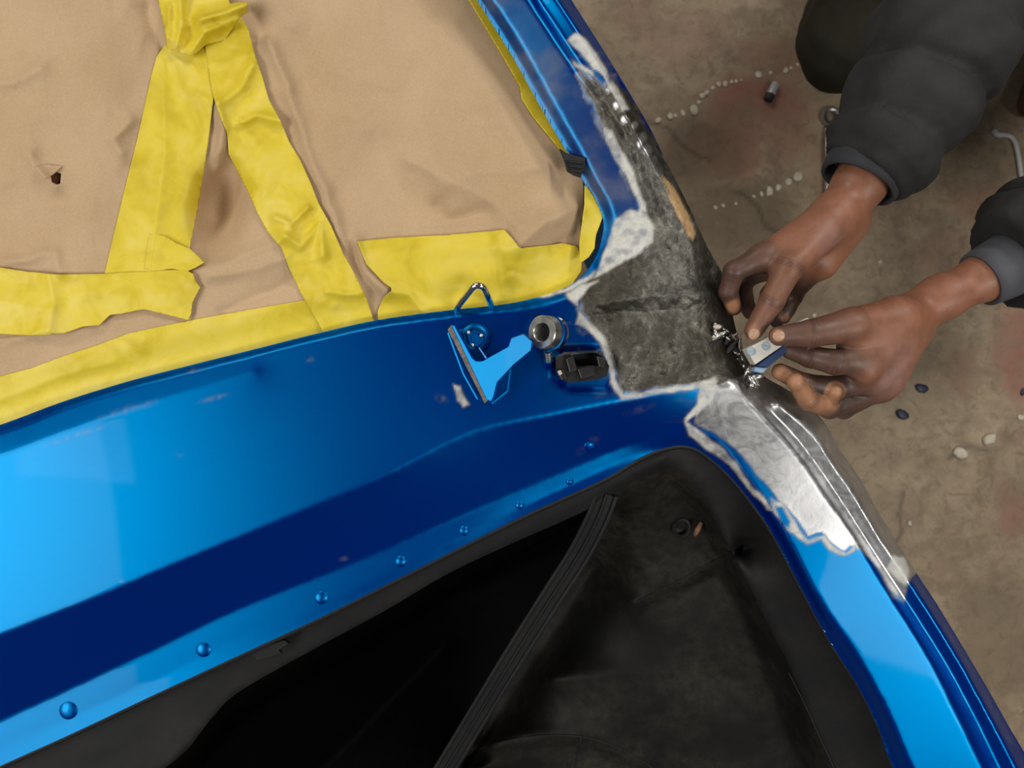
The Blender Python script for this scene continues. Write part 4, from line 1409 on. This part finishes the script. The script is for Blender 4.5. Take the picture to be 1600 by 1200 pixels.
# jacket: torso and two padded sleeves, quilting channels across the sleeves, open at the cuffs
cuA = A(1352, 268, .905); cuB = B(1560, 424, .925)
slA = [cuA, A(1395, 215, .910), A(1434, 135, .915), A(1480, 40, .92), elR]
slB = [B(1582, 410, .925), B(1610, 395, .925), B(1650, 372, .92), elL]
jac = (chain(slA[:-1] + [(.535, .50, .92), (.60, .66, .92), shR], [.045, .052, .058, .066, .072, .078, .085]) + chain(slB + [shL], [.042, .058, .062, .070, .085]) +
       chain([shR, (.83, .72, .94), shL], [.09, .10, .09]) + chain([(.83, .72, .93), (.90, .79, .60), (.95, .82, .42)], [.155, .155, .155]) + chain([(.825, .705, .99), (.815, .695, 1.03)], [.075, .068]))


def arc_param(X, Y, Z, pts):
    best = np.full(X.shape, 1e9, np.float32); s = np.zeros(X.shape, np.float32); acc = 0.0
    for a, b2 in zip(pts[:-1], pts[1:]):
        a = np.array(a, np.float32); b2 = np.array(b2, np.float32); d = b2 - a; L = float(np.linalg.norm(d))
        t = np.clip(((X - a[0]) * d[0] + (Y - a[1]) * d[1] + (Z - a[2]) * d[2]) / (L * L), 0, 1)
        dist = (X - a[0] - t * d[0]) ** 2 + (Y - a[1] - t * d[1]) ** 2 + (Z - a[2] - t * d[2]) ** 2
        m = dist < best
        best = np.where(m, dist, best); s = np.where(m, acc + t * L, s); acc += L
    return s, np.sqrt(best)


def quilt(D, X, Y, Z):
    for pts, first in ((slA + [shR], .045), (slB + [shL], .035)):
        s, d = arc_param(X, Y, Z, pts)
        near = np.clip((.13 - d) / .03, 0, 1)
        ph = (s - first) / .062
        ch = np.abs(ph - np.rint(ph))
        D = D + near * (.0085 * np.exp(-(ch / .10) ** 2) - .003) * (s > .012)
    ww = .004 * np.sin(X * 61 + Z * 40 + 2 * np.sin(Y * 47)) * np.sin(Y * 53 - Z * 31)
    D = D + ww
    # bore the sleeve ends open
    for a, b2, r in ((slA[0], slA[1], .030), (slB[0], slB[1], .026)):
        a = np.array(a); b2 = np.array(b2); d = (b2 - a) / np.linalg.norm(b2 - a)
        bore = cone_sd(X, Y, Z, tuple(a - d * .05), r, tuple(a + d * .03), r)
        D = np.maximum(D, -bore)
        # flat cuff end instead of a round one
        pl = -((X - a[0]) * d[0] + (Y - a[1]) * d[1] + (Z - a[2]) * d[2]) - .004
        nearr = (X - a[0]) ** 2 + (Y - a[1]) ** 2 + (Z - a[2]) ** 2 < .075 ** 2
        D = np.where(nearr, np.maximum(D, pl), D)
    return D


jv, jq = build_sdf(jac, .0055, .03, quilt)
jk = link('jacket', jv, jq.tolist(), M_JACKET, person)
jk['label'] = 'charcoal quilted padded jacket'


def cuff(name, pts, r0, r1, mat, parent):
    pts = [Vector(p) for p in pts]
    o = tube(name, pts, [r0 + (r1 - r0) * i / (len(pts) - 1) for i in range(len(pts))], mat, parent, 28, False)
    m = o.modifiers.new('thick', 'SOLIDIFY'); m.thickness = .004; m.offset = 1
    return o


c1 = cuff('cuff', [A(1340, 287, .905), A(1346, 277, .905), A(1356, 262, .906), A(1366, 246, .907)], .0365, .041, M_CUFFD, person)
c2 = cuff('cuff', [B(1532, 437, .925), B(1545, 430, .925), B(1562, 421, .925), B(1585, 409, .925)], .0265, .031, M_CUFF, person)
c1['label'] = 'dark grey sleeve cuff'; c2['label'] = 'slate grey ribbed cuff'

trou = (chain([(hipR[0], hipR[1], .38), (.66, .77, .47), knR, (knR[0] + .05, knR[1] + .08, .40), (anR[0], anR[1], .12)], [.12, .10, .080, .075, .065]) +
        chain([(hipL[0], hipL[1], .38), (1.06, .5, .46), knL, (1.12, .45, .35), (anL[0], anL[1], .12)], [.12, .10, .080, .075, .065]) + chain([hipR, hipL], [.14, .14]))


def wrinkle(D, X, Y, Z):
    return D + .004 * np.sin(X * 55 + Z * 60 + 2 * np.sin(Y * 37)) * np.sin(Y * 43 + Z * 50)


tv, tq = build_sdf(trou, .010, .035, wrinkle)
tr = link('trousers', tv, tq.tolist(), M_TROUSER, person); tr['label'] = 'dark olive trousers'
for an, dr in ((anR, Vector((-.40, -.91, 0))), (anL, Vector((-.35, -.94, 0)))):
    a = Vector(an)
    bt = chain([a + Vector((0, 0, .06)), a + Vector((0, 0, -.02)), a + dr * .08 + Vector((0, 0, -.042)), a + dr * .15 + Vector((0, 0, -.052))], [.050, .047, .040, .036]) + chain([a + Vector((0, 0, -.045)) - dr * .03, a + Vector((0, 0, -.045))], [.043, .043])
    v_, q_ = build_sdf(bt, .006, .02, lambda D, X, Y, Z: np.maximum(D, .003 - Z))
    bo_ = link('boot', v_, q_.tolist(), M_BOOT, person)
hv_, hq_ = build_sdf(chain([(.805, .685, 1.185), (.815, .695, 1.13)], [.092, .078]), .007, .02, lambda D, X, Y, Z: D + .003 * np.sin(X * 300) * np.sin(Y * 280) * np.sin(Z * 310))
link('hair', hv_, hq_.tolist(), M_HAIR, person)

# ================================================================== BLOCK HELD BETWEEN THE HANDS
M_WHITE = simple('white_print_card', (.62, .60, .54), .5, 0, .08, 80)
M_BLUEP = simple('blue_card', (.006, .03, .11), .45)
M_RING = simple('pale_blue_print', (.25, .38, .52), .5)
bz0 = .972
bx_top = [(1166, 545), (1202, 526), (1262, 496), (1276, 506), (1222, 541), (1180, 570)]
block = slab('sanding_block', [P(x, y, bz0) for x, y in bx_top], .016, M_WHITE, None, (0, 0, 1), .001)
tag(block, 'white and blue block pinched between thumb and fingers of the lower hand', 'sanding block')
blu = [P(x, y, bz0 - .0005) for x, y in [(1223, 541), (1236, 533), (1236, 545), (1200, 574), (1182, 572)]]
slab('blue_side', blu, .014, M_BLUEP, block, (0, 0, 1), .0008)
slab('pale_end', [P(x, y, bz0 - .003) for x, y in [(1180, 573), (1200, 575), (1192, 583), (1178, 580)]], .012, M_RING, block, (0, 0, 1), .0008)
for x, y, r in ((1174, 549, .0042), (1197, 541, .0042)):
    lathe('printed_ring', [(r, .0004), (r * .72, .0004)], P(x, y, bz0 + .0004), (0, 0, 1), M_RING, block, 24)
    lathe('printed_dot', [(r * .4, .0004), (.0001, .0004)], P(x, y, bz0 + .0004), (0, 0, 1), M_RING, block, 10)

# ================================================================== THINGS ON THE FLOOR
def G(px, py, z=0.0): return P(px, py, z)


# ring spanner, half under the sleeve
wr = empty('ring_spanner', G(1297, 230, 0))
tag(wr, 'steel ring spanner lying on the floor under the upper sleeve', 'spanner')
lathe('ring_head', [(.012, .001), (.012, .012), (.0145, .014), (.0205, .014), (.023, .011), (.023, .003), (.020, .001), (.012, .001)], G(1297, 184, .002), (0, 0, 1), M_STEEL, wr, 24)
sh = [P(1296, 202, .010), P(1295, 240, .012), P(1296, 300, .010), P(1300, 350, .008)]
sweep_rect('shank', [(1296, 200, .010), (1294, 235, .012), (1294, 290, .011), (1297, 350, .009)], [.009, .0075, .0075, .010], .0035, 0, M_STEEL, wr)
lathe('open_head', [(.011, .001), (.011, .010), (.021, .010), (.022, .005), (.021, .001), (.011, .001)], G(1299, 372, .002), (0, 0, 1), M_STEEL, wr, 18)

# small capped cylinder
d_ = (P(1212, 128, .012) - P(1200, 154, .012)).normalized()
cyl = lathe('metal_cap', [(.0001, 0), (.0085, 0), (.0102, .002), (.0102, .016), (.0092, .017), (.0092, .036), (.0080, .038), (.0001, .038)], P(1201, 154, .0115), d_, simple('pale_metal', (.55, .53, .56), .35, .3), None, 20)
tag(cyl, 'small pale metal socket lying on the stained floor', 'socket')
cb = lathe('dark_base', [(.0001, -.004), (.0105, -.004), (.0110, .0), (.0110, .010), (.0103, .0105)], P(1201, 154, .0115), d_, M_HOLE, cyl, 20)

# bent white wire at the right
wl = smooth_line([(1552, 203, .006), (1558, 210, .006), (1576, 212, .007), (1586, 222, .007), (1592, 250, .006), (1597, 290, .006), (1600, 325, .006)], 6)
wire = tube('bent_wire', [P(*p) for p in wl], [.0065 if i < 3 else .0048 for i in range(len(wl))], simple('white_rod', (.66, .64, .62), .35), None, 10)
tag(wire, 'bent white rod lying on the floor at the right', 'rod')


def pebble(px, py, r, mat, name, label, cat, group, flat=.55, el=1.0):
    n1, n2 = 5, 9
    V_ = []; F_ = []
    c = G(px, py, 0); rot = random.uniform(0, 3.14)
    for i in range(n1 + 1):
        th = math.pi * i / n1
        for k in range(n2):
            ph = 2 * math.pi * k / n2
            rr = r * (1 + random.uniform(-.22, .22) * (0 < i < n1))
            x = math.sin(th) * math.cos(ph) * rr * el; y = math.sin(th) * math.sin(ph) * rr
            V_.append((c.x + x * math.cos(rot) - y * math.sin(rot), c.y + x * math.sin(rot) + y * math.cos(rot), math.cos(th) * r * flat + r * flat * .8))
    for i in range(n1):
        for k in range(n2):
            F_.append((i * n2 + k, (i + 1) * n2 + k, (i + 1) * n2 + (k + 1) % n2, i * n2 + (k + 1) % n2))
    o = link(name, V_, F_, mat, None)
    tag(o, label, cat, group)
    return o


trail = [(1028, 188, 6), (1047, 182, 7), (1055, 181, 4), (1067, 177, 6), (1084, 172, 9), (1092, 160, 4), (1097, 150, 6), (1104, 145, 5), (1114, 138, 4), (1123, 132, 5), (1133, 131, 5), (1143, 128, 4), (1150, 127, 4), (1158, 125, 3), (1185, 117, 7), (1204, 114, 4), (1228, 110, 5), (1236, 106, 3), (1246, 101, 3), (1258, 90, 4)]
ORD = 'first second third fourth fifth sixth seventh eighth ninth tenth eleventh twelfth thirteenth fourteenth fifteenth sixteenth seventeenth eighteenth nineteenth twentieth'.split()
for k, (x, y, r) in enumerate(trail):
    pebble(x, y, r / F * H * .75, M_CHIP, 'filler_crumb', ORD[k] + ' white crumb from the pillar in the dotted floor trail', 'crumb', 'trail of white crumbs', .25, random.uniform(1, 1.4))
for k, (x, y, r) in enumerate([(1246, 276, 11), (1232, 284, 7), (1216, 293, 6), (1202, 299, 8), (1190, 303, 4), (1178, 307, 3), (1150, 318, 3), (1130, 321, 4), (1118, 324, 4)]):
    pebble(x, y, r / F * H * .75, M_CHIP, 'filler_crumb', ORD[k] + ' white crumb from the upper wrist in the short row left of it', 'crumb', 'row of crumbs by the wrist', .22, random.uniform(1, 1.5))
for x, y, r, l in [(1545, 686, 11, 'white chip on the floor near the right edge'), (1500, 708, 12, 'larger dusty white chip on the floor right of the rail'), (1595, 652, 6, 'small white chip at the very right edge of the floor'),
                   (1500, 215, 5, 'pale crumb on the floor left of the bent white rod'), (1421, 818, 4, 'tiny white crumb by the crack beside the steel rail'), (1375, 409, 4, 'tiny pale crumb on the floor between the two arms'), (1272, 493, 4, 'pale bead on the floor just behind the thumb')]:
    pebble(x, y, r / F * H * .8, M_CHIP, 'white_chip', l, 'chip', None, .3, 1.3)
for x, y, r, l in [(1440, 607, 9, 'dark blue paint flake on the floor right of the lower hand'), (1410, 648, 9, 'dark paint flake on the floor below the lower hand'), (1598, 612, 5, 'tiny dark flake at the right edge of the floor')]:
    pebble(x, y, r / F * H * .8, M_FLAKE, 'paint_flake', l, 'paint flake', None, .25, 1.5)
